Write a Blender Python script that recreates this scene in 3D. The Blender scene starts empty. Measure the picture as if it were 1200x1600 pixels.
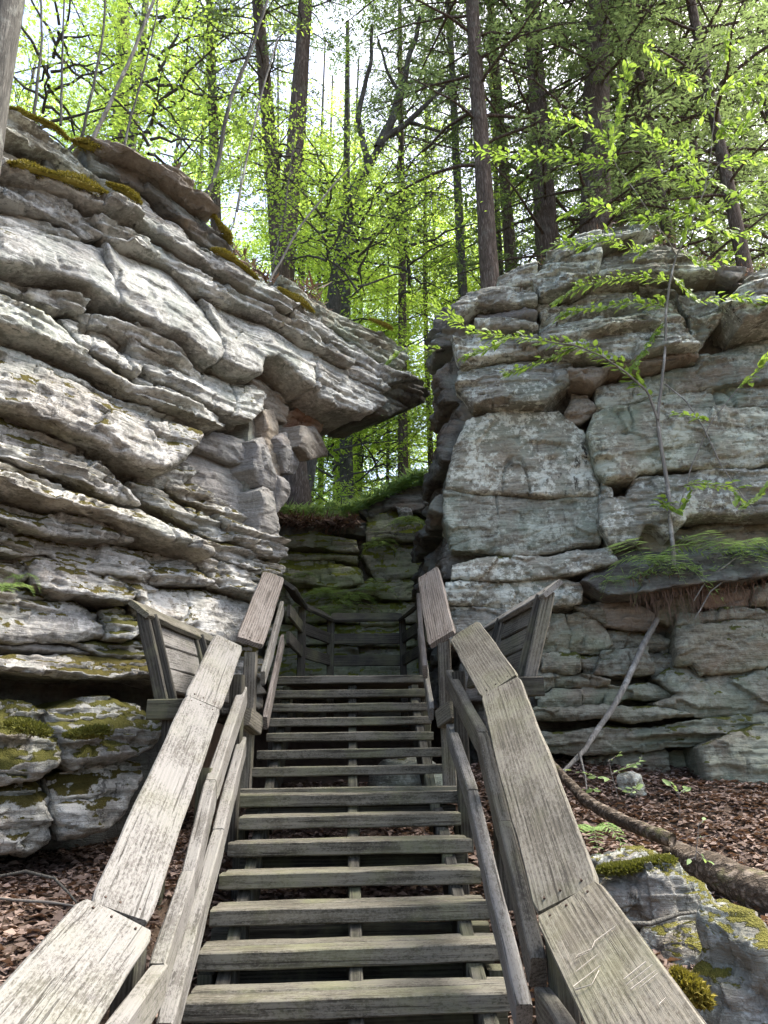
import bpy, math, random
import numpy as np
from mathutils import Matrix, Vector

random.seed(7)
RNG = np.random.default_rng(7)
SC = bpy.context.scene
COL = SC.collection

# ------------------------------------------------------------------ camera
FPX, IW, IH = 1120.0, 1200.0, 1600.0
PITCH, ROLL = math.radians(19.2), math.radians(0.9)
CAM = np.array([0.0, 0.0, 1.55])
_up0 = np.array([0, -math.sin(PITCH), math.cos(PITCH)])
FWD = np.array([0, math.cos(PITCH), math.sin(PITCH)])
_rt0 = np.array([1.0, 0, 0])
RIGHT = _rt0 * math.cos(ROLL) - _up0 * math.sin(ROLL)
UP = _up0 * math.cos(ROLL) + _rt0 * math.sin(ROLL)
cam_d = bpy.data.cameras.new('camera')
cam_d.sensor_fit = 'VERTICAL'
cam_d.sensor_height = 32.0
cam_d.lens = 32.0 * FPX / IH
cam_d.clip_start, cam_d.clip_end = 0.05, 2000
cam = bpy.data.objects.new('camera', cam_d)
COL.objects.link(cam)
m = Matrix.Identity(4)
for i in range(3):
    m[i][0], m[i][1], m[i][2], m[i][3] = RIGHT[i], UP[i], -FWD[i], CAM[i]
cam.matrix_world = m
SC.camera = cam

# ------------------------------------------------------------------ light
SUN_EL, SUN_AZ = math.radians(60), math.radians(72)      # azimuth clockwise from +Y
w = bpy.data.worlds.new('World')
SC.world = w
w.use_nodes = True
nt = w.node_tree
nt.nodes.clear()
sky = nt.nodes.new('ShaderNodeTexSky')
sky.sky_type = 'NISHITA'
sky.sun_disc = False
sky.sun_elevation = SUN_EL
sky.sun_rotation = SUN_AZ
sky.air_density, sky.dust_density, sky.ozone_density = 1.0, 5.5, 1.0
bg = nt.nodes.new('ShaderNodeBackground')
bg.inputs['Strength'].default_value = 0.15
wo = nt.nodes.new('ShaderNodeOutputWorld')
nt.links.new(sky.outputs[0], bg.inputs[0])
nt.links.new(bg.outputs[0], wo.inputs[0])
sd = bpy.data.lights.new('sun', 'SUN')
sd.energy = 2.4
sd.angle = math.radians(25)
sd.color = (1.0, 0.98, 0.94)
sun = bpy.data.objects.new('sun', sd)
COL.objects.link(sun)
sv = Vector((math.sin(SUN_AZ) * math.cos(SUN_EL), math.cos(SUN_AZ) * math.cos(SUN_EL), math.sin(SUN_EL)))
sun.rotation_euler = sv.to_track_quat('Z', 'Y').to_euler()
sun.location = (0, -5, 30)
SC.view_settings.view_transform = 'Standard'
SC.view_settings.look = 'None'
SC.view_settings.gamma = 1.0
SC.view_settings.exposure = 2.12
SC.cycles.max_bounces = 9
SC.cycles.diffuse_bounces = 5
SC.cycles.transmission_bounces = 7
SC.cycles.glossy_bounces = 2
SC.cycles.transparent_max_bounces = 4

# ------------------------------------------------------------------ numeric helpers
def hash3(ix, iy, iz, seed):
    h = (ix.astype(np.int64) * 374761393 + iy.astype(np.int64) * 668265263 + iz.astype(np.int64) * 2147483647 + seed * 144665) & 0xffffffff
    h = ((h ^ (h >> 13)) * 1274126177) & 0xffffffff
    h = ((h ^ (h >> 16)) * 2246822519) & 0xffffffff
    h = h ^ (h >> 15)
    return (h & 0xffffff) / float(0x7fffff) - 1.0

def noise(p, seed=0):
    p = np.asarray(p, float)
    i = np.floor(p)
    f = p - i
    u = f * f * f * (f * (f * 6 - 15) + 10)
    ix, iy, iz = i[:, 0], i[:, 1], i[:, 2]
    r = 0
    for dx in (0, 1):
        wx = u[:, 0] if dx else 1 - u[:, 0]
        for dy in (0, 1):
            wy = u[:, 1] if dy else 1 - u[:, 1]
            for dz in (0, 1):
                wz = u[:, 2] if dz else 1 - u[:, 2]
                r = r + wx * wy * wz * hash3(ix + dx, iy + dy, iz + dz, seed)
    return r

def fbm(p, seed=0, oct=3, gain=0.5):
    p = np.asarray(p, float)
    r, a = 0, 1.0
    for k in range(oct):
        r = r + a * noise(p * (2.03 ** k) + 17.1 * k, seed + k * 31)
        a *= gain
    return r

def facet(p, seed=0):
    """broken-rock relief: flat tilted facets, one per jittered cell (2D)"""
    i = np.floor(p)
    best = np.full(len(p), 1e9)
    val = np.zeros(len(p))
    z = np.zeros(len(p))
    for dx in (-1, 0, 1):
        for dy in (-1, 0, 1):
            cx, cy = i[:, 0] + dx, i[:, 1] + dy
            ox = cx + 0.5 + 0.45 * hash3(cx, cy, z, seed + 1)
            oy = cy + 0.5 + 0.45 * hash3(cx, cy, z, seed + 2)
            vx, vy = p[:, 0] - ox, p[:, 1] - oy
            d = vx * vx + vy * vy
            h = 0.5 * hash3(cx, cy, z, seed + 3) + 0.8 * vx * hash3(cx, cy, z, seed + 4) + vy * (0.8 * hash3(cx, cy, z, seed + 5))
            k = d < best
            best = np.where(k, d, best)
            val = np.where(k, h, val)
    return val

def facet3(p, seed=0):
    a = facet(p[:, [0, 2]] + 0.3 * p[:, [1, 1]], seed)
    b = facet(p[:, [1, 2]] + 5.5, seed + 9)
    c = facet(p[:, [0, 1]] + 9.5, seed + 19)
    return (a + b + c) / 2

def ray(px, py):
    a, b = (px - IW / 2) / FPX, -(py - IH / 2) / FPX
    return RIGHT * a + UP * b + FWD

def at(px, py, Y):
    """world point on the line of sight through a photo pixel at depth Y metres"""
    d = ray(px, py)
    return CAM + d * (Y / d[1])

# ------------------------------------------------------------------ scene helpers
def mesh_obj(name, verts, faces, mat=None, parent=None, smooth=True, mat_idx=None):
    me = bpy.data.meshes.new(name)
    verts = np.asarray(verts, float)
    if isinstance(faces, np.ndarray):
        n, k = faces.shape
        me.vertices.add(len(verts))
        me.vertices.foreach_set('co', verts.astype(np.float32).ravel())
        me.loops.add(n * k)
        me.polygons.add(n)
        me.loops.foreach_set('vertex_index', faces.astype(np.int32).ravel())
        me.polygons.foreach_set('loop_start', np.arange(0, n * k, k, dtype=np.int32))
        me.polygons.foreach_set('loop_total', np.full(n, k, dtype=np.int32))
        me.update(calc_edges=True)
    else:
        me.from_pydata([tuple(v) for v in verts], [], faces)
    if smooth:
        me.polygons.foreach_set('use_smooth', np.ones(len(me.polygons), dtype=bool))
    if mat is not None:
        if isinstance(mat, (list, tuple)):
            for mm in mat:
                me.materials.append(mm)
            if mat_idx is not None:
                me.polygons.foreach_set('material_index', np.asarray(mat_idx, dtype=np.int32))
        else:
            me.materials.append(mat)
    o = bpy.data.objects.new(name, me)
    COL.objects.link(o)
    if parent is not None:
        adopt(o, parent)
    return o

def adopt(o, parent):
    o.parent = parent
    o.matrix_parent_inverse = Matrix.Translation(parent.location).inverted()

def empty(name, loc=(0, 0, 0)):
    o = bpy.data.objects.new(name, None)
    o.empty_display_size = 0.2
    o.location = loc
    COL.objects.link(o)
    return o

def tag(o, label=None, cat=None, group=None, kind=None):
    if label: o['label'] = label
    if cat: o['category'] = cat
    if group: o['group'] = group
    if kind: o['kind'] = kind
    return o

class Geo:
    """collects quads and triangles (all stored as quads) for one mesh"""
    def __init__(s):
        s.v, s.f, s.n = [], [], 0
    def add(s, v, f):
        v = np.asarray(v, float).reshape(-1, 3)
        f = np.asarray(f, int)
        s.v.append(v)
        s.f.append(f + s.n)
        s.n += len(v)
    def tube(s, pts, rad, k=6):
        pts = np.asarray(pts, float)
        rad = np.broadcast_to(np.asarray(rad, float), (len(pts),))
        t = np.gradient(pts, axis=0)
        t /= np.linalg.norm(t, axis=1)[:, None] + 1e-9
        ref = np.array([0.0, 0, 1]) if abs(t[:, 2]).mean() < 0.8 else np.array([1.0, 0, 0])
        a = np.cross(t, ref)
        a /= np.linalg.norm(a, axis=1)[:, None] + 1e-9
        b = np.cross(t, a)
        th = np.arange(k) * 2 * math.pi / k
        ring = a[:, None, :] * np.cos(th)[None, :, None] + b[:, None, :] * np.sin(th)[None, :, None]
        v = pts[:, None, :] + ring * rad[:, None, None]
        n = len(pts)
        i, j = np.meshgrid(np.arange(n - 1), np.arange(k), indexing='ij')
        j2 = (j + 1) % k
        f = np.stack([i * k + j, i * k + j2, (i + 1) * k + j2, (i + 1) * k + j], -1).reshape(-1, 4)
        s.add(v.reshape(-1, 3), f)
    def leaves(s, c, d, nrm, L, W, fold=0.25):
        c, d, nrm = (np.asarray(x, float).reshape(-1, 3) for x in (c, d, nrm))
        d = d / (np.linalg.norm(d, axis=1)[:, None] + 1e-9)
        side = np.cross(d, nrm)
        side /= np.linalg.norm(side, axis=1)[:, None] + 1e-9
        nn = np.cross(side, d)
        L = np.broadcast_to(np.asarray(L, float), (len(c),))[:, None]
        W = np.broadcast_to(np.asarray(W, float), (len(c),))[:, None]
        p0 = c
        p2 = c + d * L - nn * L * fold * 0.5
        p1 = c + d * L * 0.45 + side * W * 0.5 + nn * W * fold
        p3 = c + d * L * 0.45 - side * W * 0.5 + nn * W * fold
        v = np.stack([p0, p1, p2, p3], 1).reshape(-1, 3)
        f = np.arange(len(c) * 4).reshape(-1, 4)
        s.add(v, f)
    def obj(s, name, mat, parent=None, smooth=True):
        return mesh_obj(name, np.concatenate(s.v), np.concatenate(s.f), mat, parent, smooth)

# ------------------------------------------------------------------ materials
MAT = {}
def mat(name):
    mt = bpy.data.materials.new(name)
    mt.use_nodes = True
    nt = mt.node_tree
    nt.nodes.clear()
    out = nt.nodes.new('ShaderNodeOutputMaterial')
    MAT[name] = mt
    return mt, nt, out

class N:
    """tiny node-graph helper"""
    def __init__(s, nt):
        s.nt = nt
    def _in(s, node, key, val):
        if val is None: return
        sock = node.inputs[key]
        if hasattr(val, 'is_linked') or isinstance(val, bpy.types.NodeSocket):
            s.nt.links.new(val, sock)
        else:
            if sock.type == 'RGBA' and not hasattr(val, '__len__'): val = (val, val, val, 1)
            if sock.type == 'RGBA' and len(val) == 3: val = (*val, 1)
            sock.default_value = val
    def node(s, t, ins=None, **props):
        n = s.nt.nodes.new(t)
        for k, v in props.items(): setattr(n, k, v)
        for k, v in (ins or {}).items(): s._in(n, k, v)
        return n
    def coord(s, which='Object'):
        return s.node('ShaderNodeTexCoord').outputs[which]
    def map(s, vec, scale=(1, 1, 1), loc=(0, 0, 0), rot=(0, 0, 0)):
        return s.node('ShaderNodeMapping', {'Vector': vec, 'Scale': scale, 'Location': loc, 'Rotation': rot}).outputs[0]
    def noise(s, vec, scale, detail=4, rough=0.55, dist=0.0):
        return s.node('ShaderNodeTexNoise', {'Vector': vec, 'Scale': scale, 'Detail': detail, 'Roughness': rough, 'Distortion': dist}).outputs[0]
    def vor(s, vec, scale, feature='F1', out='Distance', rand=1.0):
        n = s.node('ShaderNodeTexVoronoi', {'Vector': vec, 'Scale': scale, 'Randomness': rand}, feature=feature)
        return n.outputs[out]
    def ramp(s, fac, stops, interp='LINEAR'):
        n = s.node('ShaderNodeValToRGB', {'Fac': fac})
        cr = n.color_ramp
        cr.interpolation = interp
        while len(cr.elements) < len(stops): cr.elements.new(0.5)
        for e, (p, c) in zip(cr.elements, stops):
            e.position = p
            if not hasattr(c, '__len__'): c = (c, c, c)
            e.color = (*c[:3], 1)
        return n.outputs[0]
    def mix(s, fac, a, b, mode='MIX'):
        n = s.node('ShaderNodeMix', data_type='RGBA', blend_type=mode)
        n.clamp_factor = True
        for idx, v in ((0, fac), (6, a), (7, b)):
            s._in(n, idx, v)
        return n.outputs[2]
    def math(s, op, a, b=None, c=None, clamp=False):
        n = s.node('ShaderNodeMath', operation=op)
        n.use_clamp = clamp
        for idx, v in ((0, a), (1, b), (2, c)):
            if v is not None: s._in(n, idx, v)
        return n.outputs[0]
    def bump(s, h, strength=0.5, dist=0.02, normal=None):
        return s.node('ShaderNodeBump', {'Height': h, 'Strength': strength, 'Distance': dist, 'Normal': normal}).outputs[0]
    def bsdf(s, col, rough=0.85, normal=None, spec=0.25):
        return s.node('ShaderNodeBsdfPrincipled', {'Base Color': col, 'Roughness': rough, 'Normal': normal, 'Specular IOR Level': spec}).outputs[0]

def rock_mat(name, c_dark, c_mid, c_light, lichen, lichen_amt, stain_amt, moss_amt, moss_col, brown_amt, green=(0.30, 0.345, 0.30), green_amt=0.45):
    mt, nt, out = mat(name)
    n = N(nt)
    co = n.coord()
    rnd = n.node('ShaderNodeObjectInfo').outputs['Random']
    big = n.noise(co, 0.9, 5, 0.6)
    strat = n.noise(n.map(co, (1.2, 1.2, 9.0)), 1.6, 6, 0.62, 0.5)
    fine = n.noise(co, 26, 5, 0.7)
    thin = n.noise(n.map(co, (2.2, 2.2, 34.0)), 1.5, 5, 0.65, 0.8)
    base = n.ramp(n.math('ADD', n.math('ADD', n.math('MULTIPLY', strat, 0.42), n.math('MULTIPLY', fine, 0.33)), n.math('MULTIPLY', thin, 0.25)),
                  [(0.36, c_dark), (0.48, c_mid), (0.62, c_light)])
    base = n.mix(n.math('MULTIPLY', n.ramp(n.noise(co, 1.7, 4, 0.6), [(0.45, 0), (0.62, 1)]), green_amt), base, green)
    br = n.ramp(n.noise(n.map(co, (1, 1, 1.8), (3, 7, 1)), 1.3, 5, 0.65), [(0.52, 0), (0.68, 1)])
    base = n.mix(n.math('MULTIPLY', br, brown_amt), base, (0.27, 0.205, 0.145))
    # pale crust lichen, in patches with broken edges
    lz = n.noise(co, 2.2, 6, 0.75)
    lz2 = n.noise(co, 17, 4, 0.7)
    lmask = n.ramp(n.math('ADD', n.math('MULTIPLY', lz, 0.65), n.math('MULTIPLY', lz2, 0.35)), [(0.5, 0), (0.56, 1)])
    base = n.mix(n.math('MULTIPLY', lmask, lichen_amt), base, lichen)
    # black leaf lichen specks and seep streaks
    sk = n.noise(n.map(co, (2.6, 2.6, 0.9), (9, 2, 4)), 3.0, 6, 0.8)
    sk2 = n.noise(n.map(co, (1, 1, 1), (1, 5, 9)), 0.8, 3, 0.5)
    smask = n.math('MULTIPLY', n.ramp(sk, [(0.56, 0), (0.63, 1)]), n.ramp(sk2, [(0.42, 0), (0.6, 1)]))
    base = n.mix(n.math('MULTIPLY', smask, stain_amt), base, (0.045, 0.042, 0.035))
    # tone shift from piece to piece
    base = n.mix(0.5, base, n.mix(rnd, (0.38, 0.38, 0.40), (0.62, 0.6, 0.56)), 'OVERLAY')
    # moss grows on the faces that look up
    nz = n.node('ShaderNodeSeparateXYZ', {'Vector': n.node('ShaderNodeNewGeometry').outputs['Normal']}).outputs['Z']
    mo = n.math('ADD', n.math('MULTIPLY', nz, 0.26), n.noise(co, 2.8, 6, 0.72))
    thr = 0.86 - 0.30 * moss_amt
    mmask = n.ramp(mo, [(thr, 0), (thr + 0.035, 1)])
    mcol = n.mix(n.noise(co, 9, 3, 0.6), [c * 0.45 for c in moss_col], [min(1, c * 1.25) for c in moss_col])
    base = n.mix(mmask, base, mcol)
    h = n.math('ADD', n.math('MULTIPLY', n.noise(co, 13, 9, 0.76), 0.9), n.math('ADD', n.math('MULTIPLY', strat, 0.9), n.math('MULTIPLY', thin, 0.5)))
    h = n.math('ADD', h, n.math('MULTIPLY', n.ramp(n.vor(n.map(co, (1, 1, 2.2)), 7, 'DISTANCE_TO_EDGE'), [(0, 0), (0.06, 1)]), 0.10))
    h = n.math('ADD', h, n.math('MULTIPLY', n.math('MULTIPLY', mmask, n.noise(co, 90, 2, 0.7)), 1.2))
    b = n.bump(h, 0.9, 0.035)
    nt.links.new(n.bsdf(base, 0.92, b, 0.15), out.inputs[0])
    return mt

def wood_mat(name, c1, c2, white, white_amt, green_amt):
    mt, nt, out = mat(name)
    n = N(nt)
    rnd = n.node('ShaderNodeObjectInfo').outputs['Random']
    off = n.node('ShaderNodeCombineXYZ', {'X': n.math('MULTIPLY', rnd, 37.0), 'Y': n.math('MULTIPLY', rnd, 11.0), 'Z': n.math('MULTIPLY', rnd, 5.0)}).outputs[0]
    co = n.node('ShaderNodeVectorMath', {0: n.coord(), 1: off}, operation='ADD').outputs[0]
    g = n.noise(n.map(co, (1.3, 30, 30)), 2.2, 7, 0.68, 0.35)
    g2 = n.noise(n.map(co, (3.0, 110, 110)), 2.0, 4, 0.7)
    ring = n.node('ShaderNodeTexWave', {'Vector': n.map(co, (0.35, 5.0, 5.0)), 'Scale': 3.2, 'Distortion': 5.0, 'Detail': 3, 'Detail Scale': 0.9}, wave_type='RINGS', rings_direction='X').outputs[1]
    gg = n.math('ADD', n.math('ADD', n.math('MULTIPLY', g, 0.55), n.math('MULTIPLY', g2, 0.28)), n.math('MULTIPLY', ring, 0.17))
    base = n.ramp(gg, [(0.30, [c * 0.45 for c in c1]), (0.46, c1), (0.62, c2)])
    base = n.mix(0.6, base, n.mix(rnd, (0.36, 0.36, 0.37), (0.62, 0.60, 0.57)), 'OVERLAY')
    # white weathering and crust lichen, worn through along the grain
    wz = n.noise(n.map(co, (1, 1.7, 1.7)), 3.0, 6, 0.72)
    wz2 = n.noise(n.map(co, (1, 2.0, 2.0)), 48, 5, 0.8)
    wm = n.ramp(n.math('ADD', n.math('ADD', n.math('MULTIPLY', wz, 0.38), n.math('MULTIPLY', wz2, 0.44)), n.math('MULTIPLY', g2, 0.18)), [(0.50 - 0.08 * white_amt, 0), (0.56 - 0.08 * white_amt, 1)])
    base = n.mix(n.math('MULTIPLY', wm, min(1, white_amt)), base, white)
    ga = n.ramp(n.noise(co, 1.9, 5, 0.65), [(0.48, 0), (0.66, 1)])
    base = n.mix(n.math('MULTIPLY', ga, green_amt), base, (0.155, 0.16, 0.085))
    crack = n.ramp(n.noise(n.map(co, (0.9, 42, 42), (5, 1, 2)), 1.5, 5, 0.6), [(0.36, 1), (0.40, 0)])
    base = n.mix(n.math('MULTIPLY', crack, 0.7), base, (0.03, 0.026, 0.02))
    h = n.math('SUBTRACT', n.math('ADD', n.math('MULTIPLY', g, 0.6), n.math('MULTIPLY', g2, 0.5)), n.math('MULTIPLY', crack, 0.7))
    nt.links.new(n.bsdf(base, 0.85, n.bump(h, 0.75, 0.006), 0.2), out.inputs[0])
    return mt

def leaf_mat(name, c1, c2, trans, t_amt=0.45, rough=0.5):
    mt, nt, out = mat(name)
    n = N(nt)
    g = n.node('ShaderNodeNewGeometry')
    r = g.outputs['Random Per Island']
    ri = n.node('ShaderNodeObjectInfo').outputs['Random']
    col = n.mix(r, c1, c2)
    col = n.mix(n.math('MULTIPLY', ri, 0.2), col, [c * 0.6 for c in c1])
    d = n.bsdf(col, rough, None, 0.3)
    t = n.node('ShaderNodeBsdfTranslucent', {'Color': n.mix(r, trans, [c * 0.62 for c in trans])}).outputs[0]
    mx = n.node('ShaderNodeMixShader', {0: t_amt, 1: d, 2: t}).outputs[0]
    nt.links.new(mx, out.inputs[0])
    return mt

def bark_mat(name, c1, c2, furrow=1.0, pale=None, lichen=0.3, ax=(1, 1, 1)):
    mt, nt, out = mat(name)
    n = N(nt)
    co = n.coord()
    v = n.noise(n.map(co, (9 * ax[0], 9 * ax[1], 1.6 * ax[2])), 2.2, 6, 0.7, 0.6 if ax[2] == 1 else 0.1)
    v2 = n.noise(n.map(co, (15 * ax[0], 15 * ax[1], 1.9 * ax[2]), (4, 2, 1)), 1.6, 4, 0.6, 0.8 if ax[2] == 1 else 0.1)
    v2 = n.math('ABSOLUTE', n.math('SUBTRACT', n.math('MULTIPLY', v2, 2.0), 1.0))
    h = n.math('ADD', n.math('MULTIPLY', v, 0.7), n.math('MULTIPLY', n.ramp(v2, [(0, 0), (0.28, 1)]), 0.4 * furrow))
    base = n.ramp(h, [(0.25, [c * 0.4 for c in c1]), (0.55, c1), (0.85, c2)])
    base = n.mix(n.math('MULTIPLY', n.ramp(n.noise(co, 3, 5, 0.7), [(0.54, 0), (0.64, 1)]), lichen), base, pale or (0.27, 0.29, 0.24))
    nt.links.new(n.bsdf(base, 0.9, n.bump(h, 0.9, 0.03), 0.15), out.inputs[0])
    return mt

def plain_mat(name, c1, c2, scale=6, rough=0.9, bump=0.4, bdist=0.02, per_island=False):
    mt, nt, out = mat(name)
    n = N(nt)
    co = n.coord()
    f = n.noise(co, scale, 6, 0.65)
    if per_island:
        f = n.node('ShaderNodeNewGeometry').outputs['Random Per Island']
    base = n.mix(f, c1, c2)
    nt.links.new(n.bsdf(base, rough, n.bump(n.noise(co, scale * 3, 5, 0.7), bump, bdist), 0.15), out.inputs[0])
    return mt

MOSS_Y, MOSS_G = (0.20, 0.175, 0.03), (0.12, 0.125, 0.03)
rock_mat('rock_pale', (0.085, 0.083, 0.074), (0.275, 0.278, 0.255), (0.48, 0.482, 0.445), (0.58, 0.59, 0.55), 0.75, 0.75, 0.38, (0.13, 0.115, 0.03), 0.25)
rock_mat('rock_warm', (0.09, 0.083, 0.07), (0.29, 0.28, 0.248), (0.50, 0.485, 0.435), (0.61, 0.60, 0.55), 0.75, 0.75, 0.64, (0.13, 0.11, 0.03), 0.35, green_amt=0.3)
rock_mat('rock_mossy', (0.10, 0.095, 0.08), (0.26, 0.25, 0.21), (0.42, 0.405, 0.36), (0.55, 0.55, 0.5), 0.6, 0.6, 0.84, (0.125, 0.12, 0.03), 0.35)
rock_mat('rock_green', (0.065, 0.062, 0.048), (0.205, 0.2, 0.158), (0.35, 0.345, 0.28), (0.50, 0.54, 0.45), 0.6, 0.6, 0.2, MOSS_G, 0.4, (0.21, 0.26, 0.20), 0.65)
rock_mat('rock_lichened', (0.07, 0.067, 0.053), (0.225, 0.218, 0.178), (0.385, 0.38, 0.32), (0.60, 0.63, 0.55), 0.9, 1.0, 0.22, MOSS_G, 0.35, (0.23, 0.275, 0.22), 0.5)
rock_mat('rock_lower', (0.058, 0.052, 0.038), (0.175, 0.162, 0.12), (0.30, 0.285, 0.215), (0.40, 0.42, 0.33), 0.4, 0.6, 0.42, MOSS_G, 0.5, (0.18, 0.22, 0.15), 0.55)
rock_mat('rock_front', (0.07, 0.07, 0.06), (0.2, 0.198, 0.175), (0.34, 0.335, 0.30), (0.52, 0.55, 0.50), 0.7, 1.0, 0.62, (0.15, 0.14, 0.03), 0.4, (0.2, 0.235, 0.18), 0.5)
rock_mat('rock_back', (0.12, 0.12, 0.085), (0.33, 0.33, 0.24), (0.50, 0.49, 0.39), (0.33, 0.35, 0.29), 0.25, 0.7, 0.8, (0.27, 0.30, 0.055), 0.4, (0.28, 0.36, 0.16), 0.6)
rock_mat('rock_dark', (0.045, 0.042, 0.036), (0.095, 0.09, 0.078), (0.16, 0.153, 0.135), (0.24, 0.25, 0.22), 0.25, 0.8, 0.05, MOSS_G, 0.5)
rock_mat('rock_slate', (0.10, 0.095, 0.088), (0.205, 0.198, 0.185), (0.30, 0.292, 0.275), (0.42, 0.41, 0.385), 0.2, 0.5, 0.0, MOSS_G, 0.35, green_amt=0.15)
rock_mat('rock_rust', (0.09, 0.05, 0.035), (0.17, 0.10, 0.07), (0.25, 0.17, 0.125), (0.3, 0.25, 0.2), 0.15, 0.6, 0.0, MOSS_G, 0.9)
rock_mat('rock_tan', (0.10, 0.085, 0.065), (0.19, 0.165, 0.13), (0.29, 0.26, 0.215), (0.36, 0.34, 0.3), 0.3, 0.5, 0.0, MOSS_G, 0.35, green_amt=0.1)
wood_mat('wood_pale', (0.085, 0.079, 0.068), (0.135, 0.127, 0.112), (0.225, 0.218, 0.20), 0.6, 0.18)
wood_mat('wood_brown', (0.07, 0.063, 0.049), (0.125, 0.114, 0.09), (0.24, 0.226, 0.19), 0.35, 0.3)
wood_mat('wood_tread', (0.05, 0.046, 0.033), (0.105, 0.097, 0.072), (0.22, 0.208, 0.17), 0.4, 0.55)
wood_mat('wood_fresh', (0.10, 0.085, 0.07), (0.18, 0.157, 0.137), (0.28, 0.26, 0.235), 0.3, 0.0)
wood_mat('wood_dark', (0.028, 0.026, 0.02), (0.058, 0.055, 0.045), (0.12, 0.115, 0.095), 0.15, 0.4)  # darkened for the stair frame: shade under the steps put into the colour
leaf_mat('leaf_bright', (0.13, 0.23, 0.03), (0.20, 0.31, 0.045), (0.62, 0.84, 0.12), 0.6)
leaf_mat('leaf_mid', (0.10, 0.18, 0.03), (0.16, 0.26, 0.045), (0.58, 0.80, 0.13), 0.6)
leaf_mat('leaf_hemlock', (0.095, 0.135, 0.055), (0.16, 0.21, 0.095), (0.34, 0.46, 0.15), 0.45)
leaf_mat('leaf_sapling', (0.12, 0.20, 0.03), (0.19, 0.29, 0.05), (0.40, 0.58, 0.08), 0.5)
leaf_mat('leaf_fern', (0.14, 0.24, 0.08), (0.26, 0.38, 0.13), (0.42, 0.58, 0.16), 0.45)
leaf_mat('leaf_dry', (0.06, 0.04, 0.03), (0.34, 0.25, 0.20), (0.3, 0.16, 0.08), 0.15, 0.8)
leaf_mat('moss_yellow', (0.13, 0.11, 0.018), (0.27, 0.22, 0.035), (0.3, 0.27, 0.03), 0.2, 0.9)
leaf_mat('moss_green', (0.08, 0.085, 0.015), (0.17, 0.165, 0.03), (0.22, 0.24, 0.03), 0.2, 0.9)
bark_mat('bark_hemlock', (0.115, 0.088, 0.068), (0.21, 0.17, 0.14), 1.0, (0.2, 0.21, 0.17), 0.3)
bark_mat('bark_grey', (0.11, 0.105, 0.09), (0.21, 0.2, 0.175), 0.5, (0.3, 0.31, 0.27), 0.4)
bark_mat('bark_pale', (0.27, 0.255, 0.22), (0.5, 0.48, 0.43), 0.25, (0.6, 0.6, 0.55), 0.5)
bark_mat('bark_log', (0.09, 0.07, 0.05), (0.22, 0.18, 0.14), 1.1, (0.14, 0.15, 0.05), 0.45, (0.22, 0.8, 5.0))
plain_mat('soil', (0.05, 0.035, 0.025), (0.12, 0.085, 0.06), 5, 0.95, 0.8, 0.04)
plain_mat('root_brown', (0.10, 0.065, 0.045), (0.22, 0.15, 0.11), 8)
plain_mat('scratch', (0.33, 0.29, 0.23), (0.5, 0.45, 0.38), 40)
plain_mat('twig', (0.10, 0.085, 0.07), (0.24, 0.22, 0.19), 8)
plain_mat('bolt_steel', (0.03, 0.022, 0.018), (0.08, 0.05, 0.035), 20, 0.6)

# ------------------------------------------------------------------ ground
def gz(x, y):
    """height of the ground (one sheet: lower path, banks and the wooded top)"""
    x, y = np.asarray(x, float), np.asarray(y, float)
    st = lambda a, b, v: np.clip((v - a) / (b - a), 0, 1) ** 2 * (3 - 2 * np.clip((v - a) / (b - a), 0, 1))
    ctr = np.interp(y, [-60, 0, 3, 4, 5.5, 6.5, 7.6, 9, 300], [-0.1, -0.02, -0.06, 0.03, 0.42, 0.75, 1.2, 1.35, 1.4])
    rgt = np.interp(y, [-60, 0, 3, 4, 5, 6.5, 8.3, 300], [0, 0.0, 0.12, 0.5, 0.64, 1.0, 1.5, 1.6])
    lft = np.interp(y, [-60, 0, 3, 4, 6, 8, 300], [0, 0.05, 0.45, 0.64, 0.82, 1.0, 1.2])
    rb, lb = st(0.6, 1.15, x), st(-1.05, -1.6, x)
    base = ctr + (rgt - ctr) * rb + (lft - ctr) * lb
    # wooded top behind the cliffs
    dl = (-x + y - 9.05) / math.sqrt(2)
    left = st(0.9, 1.25, dl) * st(-2.0, -2.4, x)
    top_l = 5.7 + 0.28 * np.clip(dl - 1, 0, 6) + 0.16 * np.clip(-x - 2, 0, 6)
    right = st(9.5, 9.9, y + 0.08 * x) * st(1.7, 2.1, x)
    top_r = 7.3 + 0.25 * np.clip(x - 1.5, 0, 4) + 0.1 * np.clip(y - 10, 0, 10)
    back = st(12.0, 12.35, y)
    top_b = 5.45 + 0.06 * np.clip(y - 12, 0, 60) + 0.5 * st(0.2, 1.8, x)
    h = base
    h = h * (1 - back) + top_b * back
    h = np.maximum(h, left * top_l)
    h = np.maximum(h, right * top_r * (1 - 0.25 * st(14, 24, y)))
    return h

gx = np.concatenate([np.linspace(-160, -13, 22), np.linspace(-12.5, 12.5, 170), np.linspace(13, 160, 22)])
gy = np.concatenate([np.linspace(-60, -3, 12), np.linspace(-2.5, 19, 170), np.linspace(19.5, 240, 40)])
GX, GY = np.meshgrid(gx, gy, indexing='ij')
pz = gz(GX.ravel(), GY.ravel())
P = np.stack([GX.ravel(), GY.ravel(), pz], 1)
P[:, 2] += 0.05 * fbm(P * [1.4, 1.4, 0], 3, 3) + 0.02 * fbm(P * [6, 6, 0], 9, 2)
i, j = np.meshgrid(np.arange(len(gx) - 1), np.arange(len(gy) - 1), indexing='ij')
ny = len(gy)
F = np.stack([i * ny + j, (i + 1) * ny + j, (i + 1) * ny + j + 1, i * ny + j + 1], -1).reshape(-1, 4)
tag(mesh_obj('ground', P, F, MAT['soil']), kind='structure')

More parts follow.
